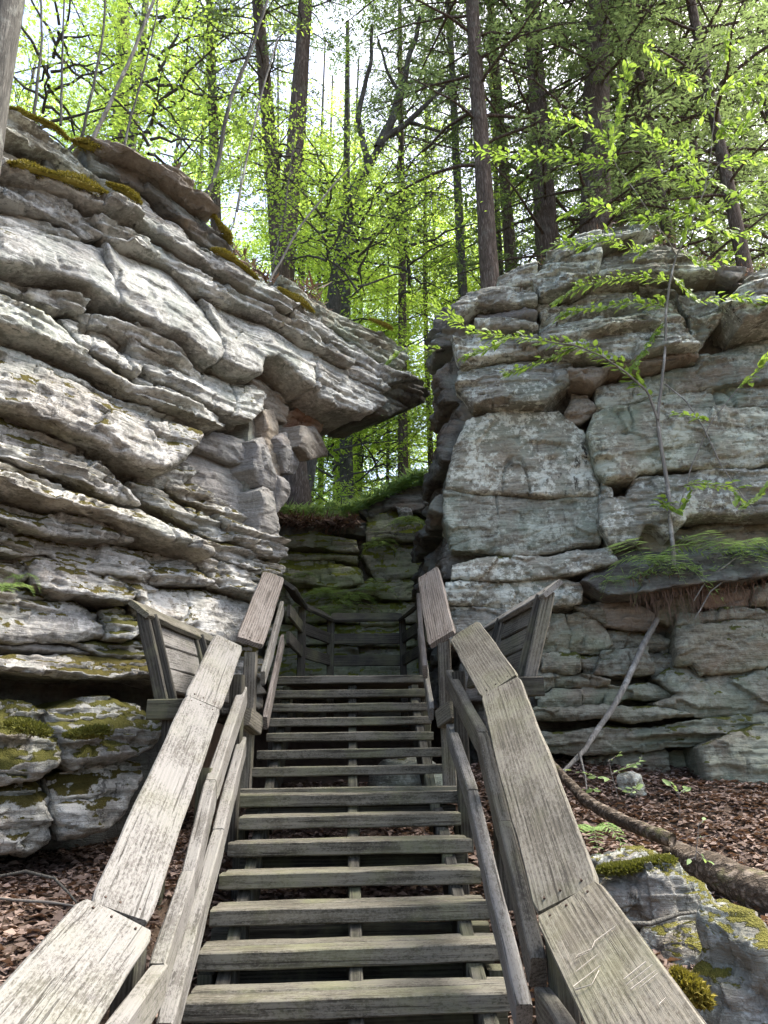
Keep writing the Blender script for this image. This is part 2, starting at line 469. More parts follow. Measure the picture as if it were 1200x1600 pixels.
# ------------------------------------------------------------------ rock pieces
class Curtain:
    """an upright plane on which a cliff face is laid out in metres (s along, z up)"""
    def __init__(s, p0, u, n):
        s.p0 = np.array(p0, float)
        u, n = np.array(u, float), np.array(n, float)
        s.u, s.n = u / np.linalg.norm(u), n / np.linalg.norm(n)
    def sz(s, px, py, off=0.0):
        d = ray(px, py)
        k = ((s.p0 + s.n * off - CAM[:2]) @ s.n) / (d[:2] @ s.n)
        h = CAM + d * k
        return (h[:2] - s.p0) @ s.u, h[2]
    def world(s, S, Z, D):
        xy = s.p0[None] + S[:, None] * s.u[None] + D[:, None] * s.n[None]
        return np.concatenate([xy, Z[:, None]], 1)

LEFT = Curtain((-1.3, 7.75), (1, 1), (1, -1))
PILL = Curtain((-1.28, 7.8), (0.30, 0.954), (0.954, -0.30))
RGT = Curtain((0.76, 8.35), (1, -0.10), (-0.10, -1))
RSIDE = Curtain((0.90, 8.5), (-0.09, 1), (-1, -0.09))
BACK = Curtain((0, 11.4), (1, 0), (0, -1))

def poly_sdf(P, Q):
    A = Q
    B = np.roll(Q, -1, axis=0)
    best = np.full(len(P), 1e9)
    inside = np.zeros(len(P), bool)
    for a, b in zip(A, B):
        e = b - a
        w_ = P - a
        t = np.clip((w_ @ e) / (e @ e + 1e-12), 0, 1)
        d = w_ - t[:, None] * e
        best = np.minimum(best, (d * d).sum(1))
        c = (a[1] > P[:, 1]) != (b[1] > P[:, 1])
        xin = (b[0] - a[0]) * (P[:, 1] - a[1]) / ((b[1] - a[1]) if abs(b[1] - a[1]) > 1e-9 else 1e-9) + a[0]
        inside ^= c & (P[:, 0] < xin)
    d = np.sqrt(best)
    return np.where(inside, -d, d)

ROCK_TRIS = [0]
def rock(name, cur, pix, mat_name, parent, pr=0.0, tilt=0.2, R=0.07, amp=1.0, lam=0.2, terr=0.035, deep=0.7, h=0.016, warp=0.03, seed=0, bulge=0.05, grow=0.02, wy=1.0, off=0.0, raw=False):
    Q = np.array(pix, float) if raw else np.array([cur.sz(x, y, off) for x, y in pix])
    if off:
        pr = pr + off
    lo, hi = Q.min(0) - 0.1, Q.max(0) + 0.1
    ns, nz = int((hi[0] - lo[0]) / h) + 2, int((hi[1] - lo[1]) / h) + 2
    S, Z = np.meshgrid(lo[0] + np.arange(ns) * h, lo[1] + np.arange(nz) * h, indexing='ij')
    p2 = np.stack([S.ravel(), Z.ravel()], 1)
    def sdf(p):
        q3 = np.stack([p[:, 0] * 2.6, p[:, 1] * 2.6, np.full(len(p), 3.3 + seed * 1.7)], 1)
        q4 = q3 * 4.1
        wv = np.stack([noise(q3, 1 + seed) * warp + noise(q4, 5) * warp * 0.3,
                       (noise(q3, 2 + seed) * warp + noise(q4, 6) * warp * 0.3) * wy], 1)
        return poly_sdf(p + wv, Q) - grow
    d = sdf(p2)
    ins = (d < 0).reshape(ns, nz)
    cell = ins[:-1, :-1] | ins[1:, :-1] | ins[:-1, 1:] | ins[1:, 1:]
    if cell.sum() < 4:
        return None
    used = np.zeros((ns, nz), bool)
    used[:-1, :-1] |= cell; used[1:, :-1] |= cell; used[:-1, 1:] |= cell; used[1:, 1:] |= cell
    idx = np.full(ns * nz, -1)
    ui = np.flatnonzero(used.ravel())
    idx[ui] = np.arange(len(ui))
    p = p2[ui].copy()
    dd = d[ui]
    out = np.flatnonzero(dd > 0)
    if len(out):
        eps = h * 0.5
        q = p[out]
        g = np.stack([sdf(q + [eps, 0]) - sdf(q - [eps, 0]), sdf(q + [0, eps]) - sdf(q - [0, eps])], 1)
        g /= np.linalg.norm(g, axis=1)[:, None] + 1e-9
        p[out] = q - g * np.minimum(dd[out], h * 1.3)[:, None]
    e = np.clip(-dd, 0, None)
    # place within the bed, measured column by column
    zz = np.where(ins, Z, np.nan)
    with np.errstate(all='ignore'):
        import warnings
        warnings.simplefilter('ignore')
        zmn, zmx = np.nanmin(zz, 1), np.nanmax(zz, 1)
    good = ~np.isnan(zmn)
    cols = np.arange(ns)
    zmn, zmx = np.interp(cols, cols[good], zmn[good]), np.interp(cols, cols[good], zmx[good])
    k = 15
    ker = np.ones(k) / k
    zmn = np.convolve(np.pad(zmn, k // 2, mode='edge'), ker, 'valid')
    zmx = np.convolve(np.pad(zmx, k // 2, mode='edge'), ker, 'valid')
    ci = ui // nz
    H = np.maximum(zmx[ci] - zmn[ci], 0.04)
    t = np.clip((p[:, 1] - zmn[ci]) / H, 0, 1)
    Re = np.minimum(R * 0.48, 0.35 * H)
    x = np.clip(e / Re, 0, 1)
    prof = Re * (np.sqrt(np.clip(1 - (1 - x) ** 2, 0, 1)) - 1)
    D = pr + prof + np.minimum(tilt * H, 0.42) * (0.5 - t) + bulge * (1 - (2 * t - 1) ** 2)
    q = np.stack([p[:, 0], p[:, 1], np.full(len(p), seed * 7.3)], 1)
    g3 = np.stack([p[:, 0], p[:, 1], np.zeros(len(p))], 1)
    D += amp * 0.03 * fbm(q * [1.0, 1.4, 1], 11, 2)
    wp = p + 0.05 * np.stack([fbm(g3 * 3.1, 15, 2), fbm(g3 * 3.1, 16, 2)], 1)
    D += amp * 0.070 * facet(wp * [1.9, 3.6] + seed * 3.1, 23)
    D += amp * 0.020 * facet(wp * [5.2, 10.5] + seed, 33)
    D += amp * 0.008 * facet(wp * [13, 24], 43)
    if terr > 0:
        # weathered bedding: crisp small shelves, each bed set in or out
        for lm, am in ((lam, 1.0), (lam * 0.46, 0.5)):
            qq = p[:, 1] / lm + 0.55 * fbm(g3 * [0.8, 1.1, 1], 41, 3) + seed * 0.37
            li = np.floor(qq)
            fr = qq - li
            zero = np.zeros(len(p))
            sp = np.floor(p[:, 0] * 0.55 + 3 * hash3(li, zero, zero, 77))
            h0 = hash3(li, sp, zero, 5 + seed)
            h1 = hash3(li + 1, sp, zero, 5 + seed)
            k_ = np.clip((fr - 0.93) / 0.07, 0, 1)
            bed = h0 * (1 - k_) + h1 * k_
            saw = np.where(fr < 0.10, fr / 0.10, 1 - 0.5 * (fr - 0.10) / 0.90)
            msk = 0.35 + 0.9 * np.clip(noise(g3 * [1.3, 1.9, 1], 51) + 0.35, 0, 1)
            D += 1.5 * terr * am * amp * (0.8 * bed + 0.9 * saw) * msk
    # pits and cross joints
    cr = noise(g3 * [2.3, 0.9, 1], 61 + seed)
    D -= amp * 0.08 * np.clip(1 - np.abs(cr) / 0.03, 0, 1) * np.clip(noise(g3 * [0.9, 1.6, 1], 71) * 2, 0, 1)
    D += amp * 0.010 * fbm(g3 * [6, 14, 1], 81, 3)
    pit = noise(g3 * [5.5, 9, 1], 91)
    D -= amp * 0.035 * np.clip((pit - 0.66) / 0.2, 0, 1)
    jig = 0.5 * h * np.stack([noise(g3 * 23, 5), noise(g3 * 23, 8)], 1)
    V = cur.world(p[:, 0] + jig[:, 0], p[:, 1] + jig[:, 1], D)
    a, b = np.nonzero(cell)
    F = np.stack([idx[a * nz + b], idx[(a + 1) * nz + b], idx[(a + 1) * nz + b + 1], idx[a * nz + b + 1]], -1)
    # orientation: face normal towards +n
    f0 = F[0]
    nrm = np.cross(V[f0[1]] - V[f0[0]], V[f0[3]] - V[f0[0]])
    test = np.cross(np.array([*cur.u, 0]), [0, 0, 1])
    if test[:2] @ cur.n < 0:
        F = F[:, ::-1]
    ed = np.concatenate([F[:, [0, 1]], F[:, [1, 2]], F[:, [2, 3]], F[:, [3, 0]]])
    key = np.sort(ed, 1)
    kk = key[:, 0].astype(np.int64) * len(p) + key[:, 1]
    uq, first, cnt = np.unique(kk, return_index=True, return_counts=True)
    be = ed[first[cnt == 1]]
    bv = np.unique(be)
    rem = np.full(len(p), -1)
    rem[bv] = np.arange(len(bv))
    nb = len(bv)
    cen = p.mean(0)
    rings, n0 = [V], len(V)
    base_i = n0
    SF = []
    prev = None
    for kq, back in enumerate((0.0, 0.05, 0.13, 0.26, 0.45, deep)):
        bp = p[bv]
        if kq > 0:
            ndir = cen - bp
            ndir /= np.linalg.norm(ndir, axis=1)[:, None] + 1e-9
            nq = np.stack([bp[:, 0] * 3.5, bp[:, 1] * 3.5, np.full(nb, back * 7.0 + seed)], 1)
            am_ = 0.0 if kq == 1 else min(0.05, back * 0.25) * min(1.0, amp)
            bp = bp + ndir * (am_ * (fbm(nq, 15, 2) + 0.25))[:, None]
        rings.append(cur.world(bp[:, 0], bp[:, 1], D[bv] - back))
        if prev is not None:
            SF.append(np.stack([rem[be[:, 1]] + prev, rem[be[:, 0]] + prev, rem[be[:, 0]] + base_i, rem[be[:, 1]] + base_i], -1))
        prev = base_i
        base_i += nb
    # closed at the back
    rings.append(cur.world(np.array([cen[0]]), np.array([cen[1]]), np.array([D.mean() - deep])))
    ci_ = base_i
    SF.append(np.stack([rem[be[:, 1]] + prev, rem[be[:, 0]] + prev, np.full(len(be), ci_), np.full(len(be), ci_)], -1))
    VV = np.concatenate(rings)
    FF = np.concatenate([F] + SF[:-1])
    tri = SF[-1][:, :3]
    me_faces = FF
    o = mesh_obj(name, VV, me_faces, MAT[mat_name], parent)
    ROCK_TRIS[0] += 2 * len(FF)
    return o

LSEED = [0]
def rocks(cur, parent, rows, mat_name, **defaults):
    for row in rows:
        pix, kw = row if isinstance(row, tuple) else (row, {})
        kw = dict(kw)
        LSEED[0] += 1
        args = dict(defaults)
        args.update(kw)
        mn = args.pop('m', mat_name)
        nm = args.pop('name', 'rock_block')
        args.setdefault('seed', LSEED[0])
        pts = [(pix[i], pix[i + 1]) for i in range(0, len(pix), 2)]
        rock(nm, cur, pts, mn, parent, **args)

# ---- left cliff
cl = tag(empty('rock_cliff', (-3.4, 6.9, 0.9)), 'pale grey layered sandstone cliff left of the stairs, overhanging the gap', 'cliff')
rocks(LEFT, cl, [
    [-40,262, 120,312, 300,428, 440,508, 560,590, 575,612, 470,600, 400,570, 390,640, 395,900, 400,1010, 300,1120, 240,1330, -40,1330],
], 'rock_dark', name='rock_core', pr=-0.30, tilt=0, amp=0.6, terr=0, deep=2.2, h=0.05)
rocks(LEFT, cl, [
    ([5,183, 40,198, 80,220, 118,260, 137,280, 130,290, 100,272, 70,247, 5,224, -40,205, -40,165], dict(m='rock_lichened', pr=0.05, name='rock_slab')),
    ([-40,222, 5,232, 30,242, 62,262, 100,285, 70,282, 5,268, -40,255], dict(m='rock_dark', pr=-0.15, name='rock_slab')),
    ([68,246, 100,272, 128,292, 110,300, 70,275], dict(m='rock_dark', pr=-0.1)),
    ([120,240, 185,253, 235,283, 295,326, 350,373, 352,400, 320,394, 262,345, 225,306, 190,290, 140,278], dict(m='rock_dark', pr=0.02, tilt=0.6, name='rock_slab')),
    ([120,236, 185,249, 240,283, 300,330, 322,352, 300,345, 235,298, 190,268, 140,254], dict(m='rock_tan', pr=0.16, tilt=0.8, name='rock_slab', R=0.04)),
    ([135,280, 180,293, 222,315, 252,345, 300,395, 332,428, 318,430, 262,388, 215,343, 165,305], dict(pr=0.08, name='rock_slab')),
    ([245,268, 270,264, 290,290, 285,306, 262,296], dict(m='rock_tan', pr=0.0, deep=0.35)),
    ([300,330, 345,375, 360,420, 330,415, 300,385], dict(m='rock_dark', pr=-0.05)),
    ([-40,258, 3,270, 50,287, 117,305, 167,323, 220,340, 267,362, 300,393, 350,425, 400,455, 442,490, 430,500, 380,472, 300,423, 233,380, 187,353, 140,342, 100,320, 57,305, 3,290, -40,280], dict(pr=0.16, tilt=0.5, name='rock_ledge')),
    ([-40,285, 2,297, 50,309, 110,343, 133,353, 150,383, 117,382, 100,362, 50,346, 3,330, -40,320], dict(pr=0.1, name='rock_ledge')),
    ([-40,328, 3,334, 50,350, 100,366, 117,384, 60,374, 0,362, -40,352], dict(pr=-0.02, name='rock_ledge')),
    ([135,352, 187,355, 233,382, 300,425, 345,452, 350,483, 300,467, 280,447, 245,420, 196,401, 160,393, 150,376], dict(pr=0.1, tilt=0.7, name='rock_ledge')),
    ([340,450, 380,473, 440,502, 500,536, 545,568, 530,583, 478,553, 400,504, 348,482], dict(pr=0.1, tilt=0.7, name='rock_ledge')),
    ([438,432, 500,455, 560,495, 610,530, 632,546, 628,577, 600,572, 560,542, 500,502, 460,472], dict(pr=-0.1, m='rock_green', name='rock_slab', deep=1.6)),
    ([400,420, 440,440, 470,478, 500,510, 470,500, 430,472, 395,445], dict(pr=-0.12, m='rock_pale', name='rock_slab')),
    ([440,472, 500,507, 560,547, 600,577, 645,596, 590,602, 560,582, 500,537, 440,500], dict(pr=0.02, name='rock_ledge', deep=1.3)),
    ([545,570, 592,600, 588,616, 555,600, 528,585], dict(pr=0.12, name='rock_ledge', deep=1.2)),
    ([0,364, 21,366, 88,378, 154,398, 159,431, 171,490, 140,476, 119,463, 63,446, 0,434, -45,425, -45,355], dict(pr=0.24, tilt=0.42, R=0.08, terr=0.006, amp=0.5)),
    ([0,440, 42,448, 88,462, 121,483, 115,498, 70,491, 35,470, 0,462, -45,450, -45,430], dict(pr=0.08)),
    ([157,398, 196,403, 245,420, 280,452, 311,490, 329,536, 331,564, 318,581, 290,565, 266,541, 224,526, 196,509, 182,502, 171,495, 161,445], dict(pr=0.2, tilt=0.4, R=0.08, terr=0.006, amp=0.5)),
    ([308,478, 350,487, 400,509, 440,530, 478,555, 474,611, 462,609, 440,592, 415,567, 398,569, 390,596, 360,592, 330,571, 331,540], dict(pr=0.15, tilt=0.4, R=0.08, terr=0.02, deep=1.2, amp=0.7)),
    ([478,556, 500,571, 529,585, 561,600, 585,616, 594,632, 564,651, 540,646, 508,638, 487,627, 476,612], dict(pr=0.12, tilt=0.3, terr=0.05, R=0.1, deep=1.4)),
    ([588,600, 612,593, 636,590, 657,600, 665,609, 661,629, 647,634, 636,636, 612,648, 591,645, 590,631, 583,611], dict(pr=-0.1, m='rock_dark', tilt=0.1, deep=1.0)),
    ([112,500, 161,500, 200,512, 245,533, 290,568, 312,592, 280,592, 230,562, 190,540, 160,520, 118,512], dict(pr=0.05)),
    ([-45,455, 0,468, 35,487, 63,505, 91,536, 112,557, 147,585, 196,610, 280,627, 325,655, 331,677, 308,677, 263,656, 224,642, 182,621, 140,593, 91,569, 46,551, 0,537, -45,520], dict(pr=0.2, tilt=0.7, name='rock_ledge')),
    ([91,508, 115,505, 161,508, 164,522, 189,536, 210,571, 196,593, 168,582, 115,558], dict(pr=0.1, tilt=0.8)),
    ([189,531, 224,543, 238,550, 301,566, 350,592, 395,598, 408,616, 399,646, 371,666, 332,652, 298,642, 270,621, 228,600, 207,576], dict(pr=0.08, tilt=0.55, deep=0.9)),
    ([196,590, 230,602, 270,622, 298,642, 332,655, 300,650, 240,630, 200,610], dict(pr=0.02)),
    ([-45,528, 0,545, 60,571, 120,600, 180,630, 240,651, 300,673, 290,687, 230,667, 150,634, 80,598, 0,567, -45,550], dict(pr=0.05, name='rock_ledge')),
    ([-45,552, 0,566, 39,582, 84,597, 147,631, 210,660, 273,681, 288,688, 281,711, 259,732, 224,747, 196,743, 122,709, 60,685, 21,664, 0,653, -45,645], dict(pr=0.3, tilt=0.35, R=0.16, terr=0.02, m='rock_warm')),
    ([210,735, 260,735, 285,715, 300,740, 270,765, 225,758], dict(pr=0.0)),
], 'rock_pale', tilt=0.5, R=0.045, terr=0.055, lam=0.12)
rocks(LEFT, cl, [
    ([-45,640, 0,655, 35,670, 60,690, 120,712, 140,743, 189,771, 196,796, 168,789, 119,782, 63,758, 0,747, -45,730], dict(pr=0.2, tilt=0.7)),
    ([-45,732, 0,748, 46,766, 119,796, 196,808, 259,845, 288,866, 290,881, 245,860, 175,832, 147,824, 70,804, 0,787, -45,770], dict(pr=0.34, tilt=0.9, name='rock_ledge', deep=1.0)),
    ([-45,785, 0,795, 70,813, 140,828, 182,843, 190,849, 140,847, 52,842, 0,832, -45,820], dict(pr=0.16, name='rock_ledge')),
    ([-45,826, 0,834, 70,843, 98,850, 157,853, 200,867, 224,895, 217,912, 157,899, 105,892, 63,867, 0,872, -45,868], dict(pr=0.12, tilt=0.5)),
    ([190,845, 245,862, 275,880, 222,882, 200,866], dict(pr=-0.1)),
    ([220,881, 273,881, 297,891, 315,919, 280,923, 224,912], dict(pr=0.12)),
    ([287,870, 332,877, 378,905, 400,922, 392,944, 350,927, 315,919, 301,892], dict(pr=0.15)),
    ([196,757, 245,770, 285,801, 292,827, 260,814, 225,792], dict(pr=0.06)),
    ([240,742, 290,745, 330,770, 380,800, 402,842, 350,813, 300,791, 260,768], dict(pr=-0.05)),
    ([200,796, 258,815, 295,832, 315,856, 290,866, 255,842, 205,812], dict(pr=0.02)),
    ([285,801, 330,816, 346,851, 310,851, 290,828], dict(pr=0.1)),
    ([330,811, 370,826, 400,846, 425,856, 429,873, 395,873, 350,851], dict(pr=0.12, R=0.08)),
    ([300,851, 345,856, 390,876, 401,891, 360,891, 320,873], dict(pr=0.08)),
    ([375,873, 425,874, 432,896, 402,908, 380,897], dict(pr=0.08)),
    ([345,890, 402,893, 425,905, 420,940, 396,925], dict(pr=0.0)),
    ([-45,868, 0,874, 60,868, 92,880, 60,890, 30,905, 0,915, -45,915], dict(pr=0.04)),
    ([30,882, 90,867, 130,887, 165,912, 185,936, 170,953, 115,942, 74,932, 35,917], dict(pr=0.2, tilt=0.6)),
    ([150,899, 217,914, 225,930, 195,930, 170,914], dict(pr=0.05)),
    ([-45,912, 0,918, 35,920, 74,934, 28,946, -45,950], dict(pr=0.06)),
    ([-45,950, 28,946, 105,943, 140,961, 145,996, 88,1006, 0,1006, -45,1006], dict(pr=0.25, tilt=0.4, R=0.14, terr=0.01)),
    ([145,959, 170,956, 196,975, 200,996, 175,1004, 146,1001], dict(pr=0.18, R=0.1, m='rock_mossy')),
    ([188,927, 217,929, 300,924, 390,946, 400,990, 380,1001, 320,1012, 240,991, 200,971], dict(pr=0.24, tilt=0.6, R=0.14, terr=0.012)),
    ([200,995, 250,993, 330,1012, 400,1000, 400,1060, 300,1060, 240,1032], dict(pr=0.06)),
    ([-45,1007, 0,1008, 88,1015, 125,1028, 60,1025, 0,1023, -45,1022], dict(pr=0.1, name='rock_ledge', m='rock_slate')),
    ([100,1010, 210,1001, 240,1030, 175,1034, 140,1030], dict(pr=0.14, m='rock_mossy')),
    ([-45,1030, 0,1030, 105,1027, 228,1045, 262,1066, 168,1064, 70,1060, 0,1049, -45,1048], dict(pr=0.28, tilt=0.8, name='rock_ledge')),
    ([230,1032, 330,1050, 400,1060, 400,1120, 300,1110, 262,1068], dict(pr=0.0, m='rock_dark')),
], 'rock_warm', tilt=0.55, R=0.045, terr=0.055, lam=0.10)
rocks(PILL, cl, [
    ([398,768, 408,764, 424,772, 424,856, 410,852, 398,832], dict(pr=0.05)),
    ([398,690, 412,685, 425,768, 408,763, 399,737], dict(pr=0.02)),
    ([411,640, 430,640, 438,700, 440,728, 425,757, 415,722], dict(pr=0.0, m='rock_tan')),
    ([444,672, 468,675, 474,689, 480,712, 455,721, 441,701], dict(pr=0.25, m='rock_tan', deep=1.0)),
    ([423,689, 441,681, 453,721, 450,742, 435,740, 428,716], dict(pr=0.1, m='rock_slate')),
    ([422,746, 437,751, 436,782, 425,798], dict(pr=0.1, m='rock_slate')),
    ([404,600, 470,640, 470,690, 436,800, 426,880, 404,880], dict(pr=-0.15, m='rock_dark', name='rock_core', deep=1.5, h=0.04)),
], 'rock_slate', tilt=0.03, R=0.04, terr=0.0, amp=0.5, deep=0.9)
rocks(LEFT, cl, [
    ([290,690, 330,700, 386,722, 400,764, 393,828, 343,796, 276,768, 245,758, 262,735, 286,712], dict(pr=-0.08, m='rock_slate', R=0.05, terr=0.008, amp=0.7)),
    ([297,680, 330,670, 396,688, 400,716, 386,734, 332,716, 290,700], dict(pr=0.0, m='rock_slate', R=0.05)),
    ([371,667, 402,645, 412,690, 398,700, 380,690], dict(pr=-0.1, m='rock_slate')),
    ([396,584, 420,588, 449,612, 461,631, 455,653, 428,645, 409,616], dict(pr=-0.12, m='rock_tan', terr=0.03, deep=1.3)),
    ([428,646, 456,650, 462,634, 487,628, 529,648, 524,666, 487,672, 447,676], dict(pr=-0.35, m='rock_rust', deep=1.5, tilt=-0.3)),
    ([400,612, 412,620, 432,650, 448,676, 430,690, 404,660], dict(pr=-0.3, m='rock_slate', deep=1.4)),
], 'rock_pale', tilt=0.15, R=0.05, terr=0.02)

# ---- boulders at the foot of the left cliff
def boulder_from(name, cur, pix, mat_name, label, **kw):
    root = tag(empty(name, (0, 0, 0)), label, 'boulder')
    return root

for pix, lab, mt in (
    ([-45,1085, 0,1090, 44,1095, 79,1112, 83,1181, 52,1212, 0,1226, -45,1230], 'mossy boulder at the left edge below the dark crevice', 'rock_mossy'),
    ([83,1108, 131,1095, 219,1099, 246,1121, 237,1165, 188,1187, 109,1204, 83,1182], 'broad boulder with a green moss apron beside the left handrail', 'rock_mossy'),
    ([-45,1235, 0,1231, 57,1217, 74,1244, 70,1314, 35,1335, 0,1327, -45,1330], 'rounded pale boulder at the bottom left above the dead leaves', 'rock_warm'),
    ([79,1217, 122,1204, 175,1187, 214,1195, 211,1226, 193,1265, 144,1296, 88,1309, 74,1270], 'knobbly grey boulder wedged beneath the broad moss-covered one', 'rock_warm'),
):
    LSEED[0] += 1
    pts = [(pix[i], pix[i + 1]) for i in range(0, len(pix), 2)]
    o = rock('boulder', LEFT, pts, mt, None, pr=0.0, off=0.45, tilt=0.3, R=0.16, terr=0.03, lam=0.22, bulge=0.08, deep=0.9, amp=1.2, seed=LSEED[0], h=0.016)
    tag(o, lab, 'boulder', 'boulders at the foot of the left cliff')

# ---- right cliff
cr_ = tag(empty('rock_cliff', (2.3, 8.6, 1.3)), 'greenish grey blocky sandstone cliff right of the stairs, lichen-spotted top', 'cliff')
rocks(RGT, cr_, [
    [740,530, 850,440, 940,380, 1080,395, 1240,440, 1240,1290, 1000,1240, 860,1230, 712,1000, 712,620],
], 'rock_dark', name='rock_core', pr=-0.28, tilt=0, amp=0.6, terr=0, deep=2.4, h=0.05)
rocks(RGT, cr_, [
    ([852,413, 876,383, 929,359, 987,354, 1021,369, 997,384, 929,403, 871,423], dict(pr=0.1, tilt=0.9)),
    ([842,431, 871,408, 929,399, 934,422, 929,442, 891,470, 842,476, 833,456], dict(pr=0.22)),
    ([929,394, 1007,374, 1084,393, 1110,442, 1007,448, 929,448], dict(pr=0.02, tilt=1.2, m='rock_lichened')),
    ([779,446, 804,431, 833,422, 834,456, 779,461], dict(pr=0.12)),
    ([707,490, 731,470, 779,461, 828,461, 834,489, 746,490, 717,510], dict(pr=0.18, name='rock_slab')),
    ([690,514, 707,495, 741,509, 731,529, 692,529], dict(pr=-0.1, m='rock_dark')),
    ([746,491, 833,491, 838,503, 750,507], dict(pr=0.0, m='rock_slate')),
    ([741,509, 784,502, 838,512, 838,524, 746,521], dict(pr=0.1, name='rock_slab')),
    ([838,478, 891,474, 929,448, 987,455, 891,482, 847,505], dict(pr=-0.05)),
    ([847,506, 891,482, 987,461, 1055,470, 1070,523, 1080,562, 1007,577, 929,582, 891,573, 838,558], dict(pr=0.12, tilt=0.8, terr=0.06, lam=0.2)),
    ([1000,450, 1110,444, 1118,475, 1113,520, 1082,560, 1072,520, 1057,470], dict(pr=-0.05, tilt=0.9)),
    ([1108,442, 1132,422, 1157,436, 1143,452], dict(pr=0.15, m='rock_slate', name='rock_block')),
    ([1113,509, 1152,457, 1200,432, 1245,424, 1245,516, 1137,539], dict(pr=0.4, R=0.15, tilt=0.6)),
    ([1080,400, 1130,424, 1200,428, 1245,420, 1245,440, 1150,455, 1110,442], dict(pr=-0.1, tilt=0.8, m='rock_dark')),
    ([707,534, 746,524, 838,528, 842,558, 779,568, 717,582], dict(pr=0.1, terr=0.05, lam=0.14)),
    ([717,586, 779,573, 838,562, 891,574, 887,606, 852,640, 741,645, 712,611], dict(pr=0.15, R=0.12, terr=0.03, lam=0.18)),
    ([886,591, 958,582, 1055,568, 1084,568, 1007,587, 949,592, 924,611, 891,606], dict(pr=0.2, tilt=0.4, name='rock_ledge', m='rock_tan')),
    ([881,650, 895,616, 915,616, 924,645, 905,664, 886,669], dict(pr=0.05, m='rock_tan', terr=0.06)),
    ([1084,560, 1137,542, 1245,520, 1245,552, 1055,575], dict(pr=-0.05, m='rock_green')),
], 'rock_lichened', tilt=0.35, R=0.07, terr=0.04, lam=0.17)
rocks(RGT, cr_, [
    ([929,611, 987,597, 1055,577, 1245,554, 1245,598, 1055,612, 958,640, 925,651], dict(pr=0.05, terr=0.03)),
    ([958,642, 1055,614, 1245,600, 1245,655, 1055,645], dict(pr=0.04, terr=0.03)),
    ([731,664, 779,645, 871,645, 910,679, 920,718, 929,766, 930,781, 860,782, 780,776, 697,772, 702,741, 712,703], dict(pr=0.12, R=0.13, terr=0.02, lam=0.4, m='rock_lichened', amp=0.8)),
    ([697,775, 780,779, 860,785, 930,784, 934,853, 862,867, 813,872, 707,863, 697,815], dict(pr=0.12, R=0.11, terr=0.03, lam=0.25, amp=0.8)),
    ([912,690, 925,661, 958,646, 1055,646, 1245,657, 1245,740, 1060,749, 987,753, 975,763, 945,766, 932,752, 920,716], dict(pr=0.3, R=0.13, terr=0.025, lam=0.3)),
    ([934,769, 946,771, 950,792, 972,792, 982,764, 1000,757, 1245,745, 1245,816, 1103,819, 1060,822, 1050,834, 1031,852, 1012,835, 995,832, 985,857, 949,858, 932,834], dict(pr=0.3, R=0.12, terr=0.03, lam=0.2, m='rock_lichened')),
    ([985,828, 1105,822, 1245,818, 1245,862, 1000,866], dict(pr=0.0, m='rock_lower')),
    ([712,891, 779,872, 862,874, 949,863, 960,887, 891,906, 765,911, 712,911], dict(pr=0.2, tilt=0.5, name='rock_ledge', m='rock_lichened', terr=0.015)),
    ([700,914, 765,914, 870,908, 906,916, 905,941, 840,956, 760,952, 700,947], dict(pr=0.14, m='rock_lichened')),
    ([700,950, 760,955, 850,960, 850,1000, 700,1010], dict(pr=0.12, m='rock_lichened')),
], 'rock_green', tilt=0.12, R=0.07, terr=0.02, lam=0.2)
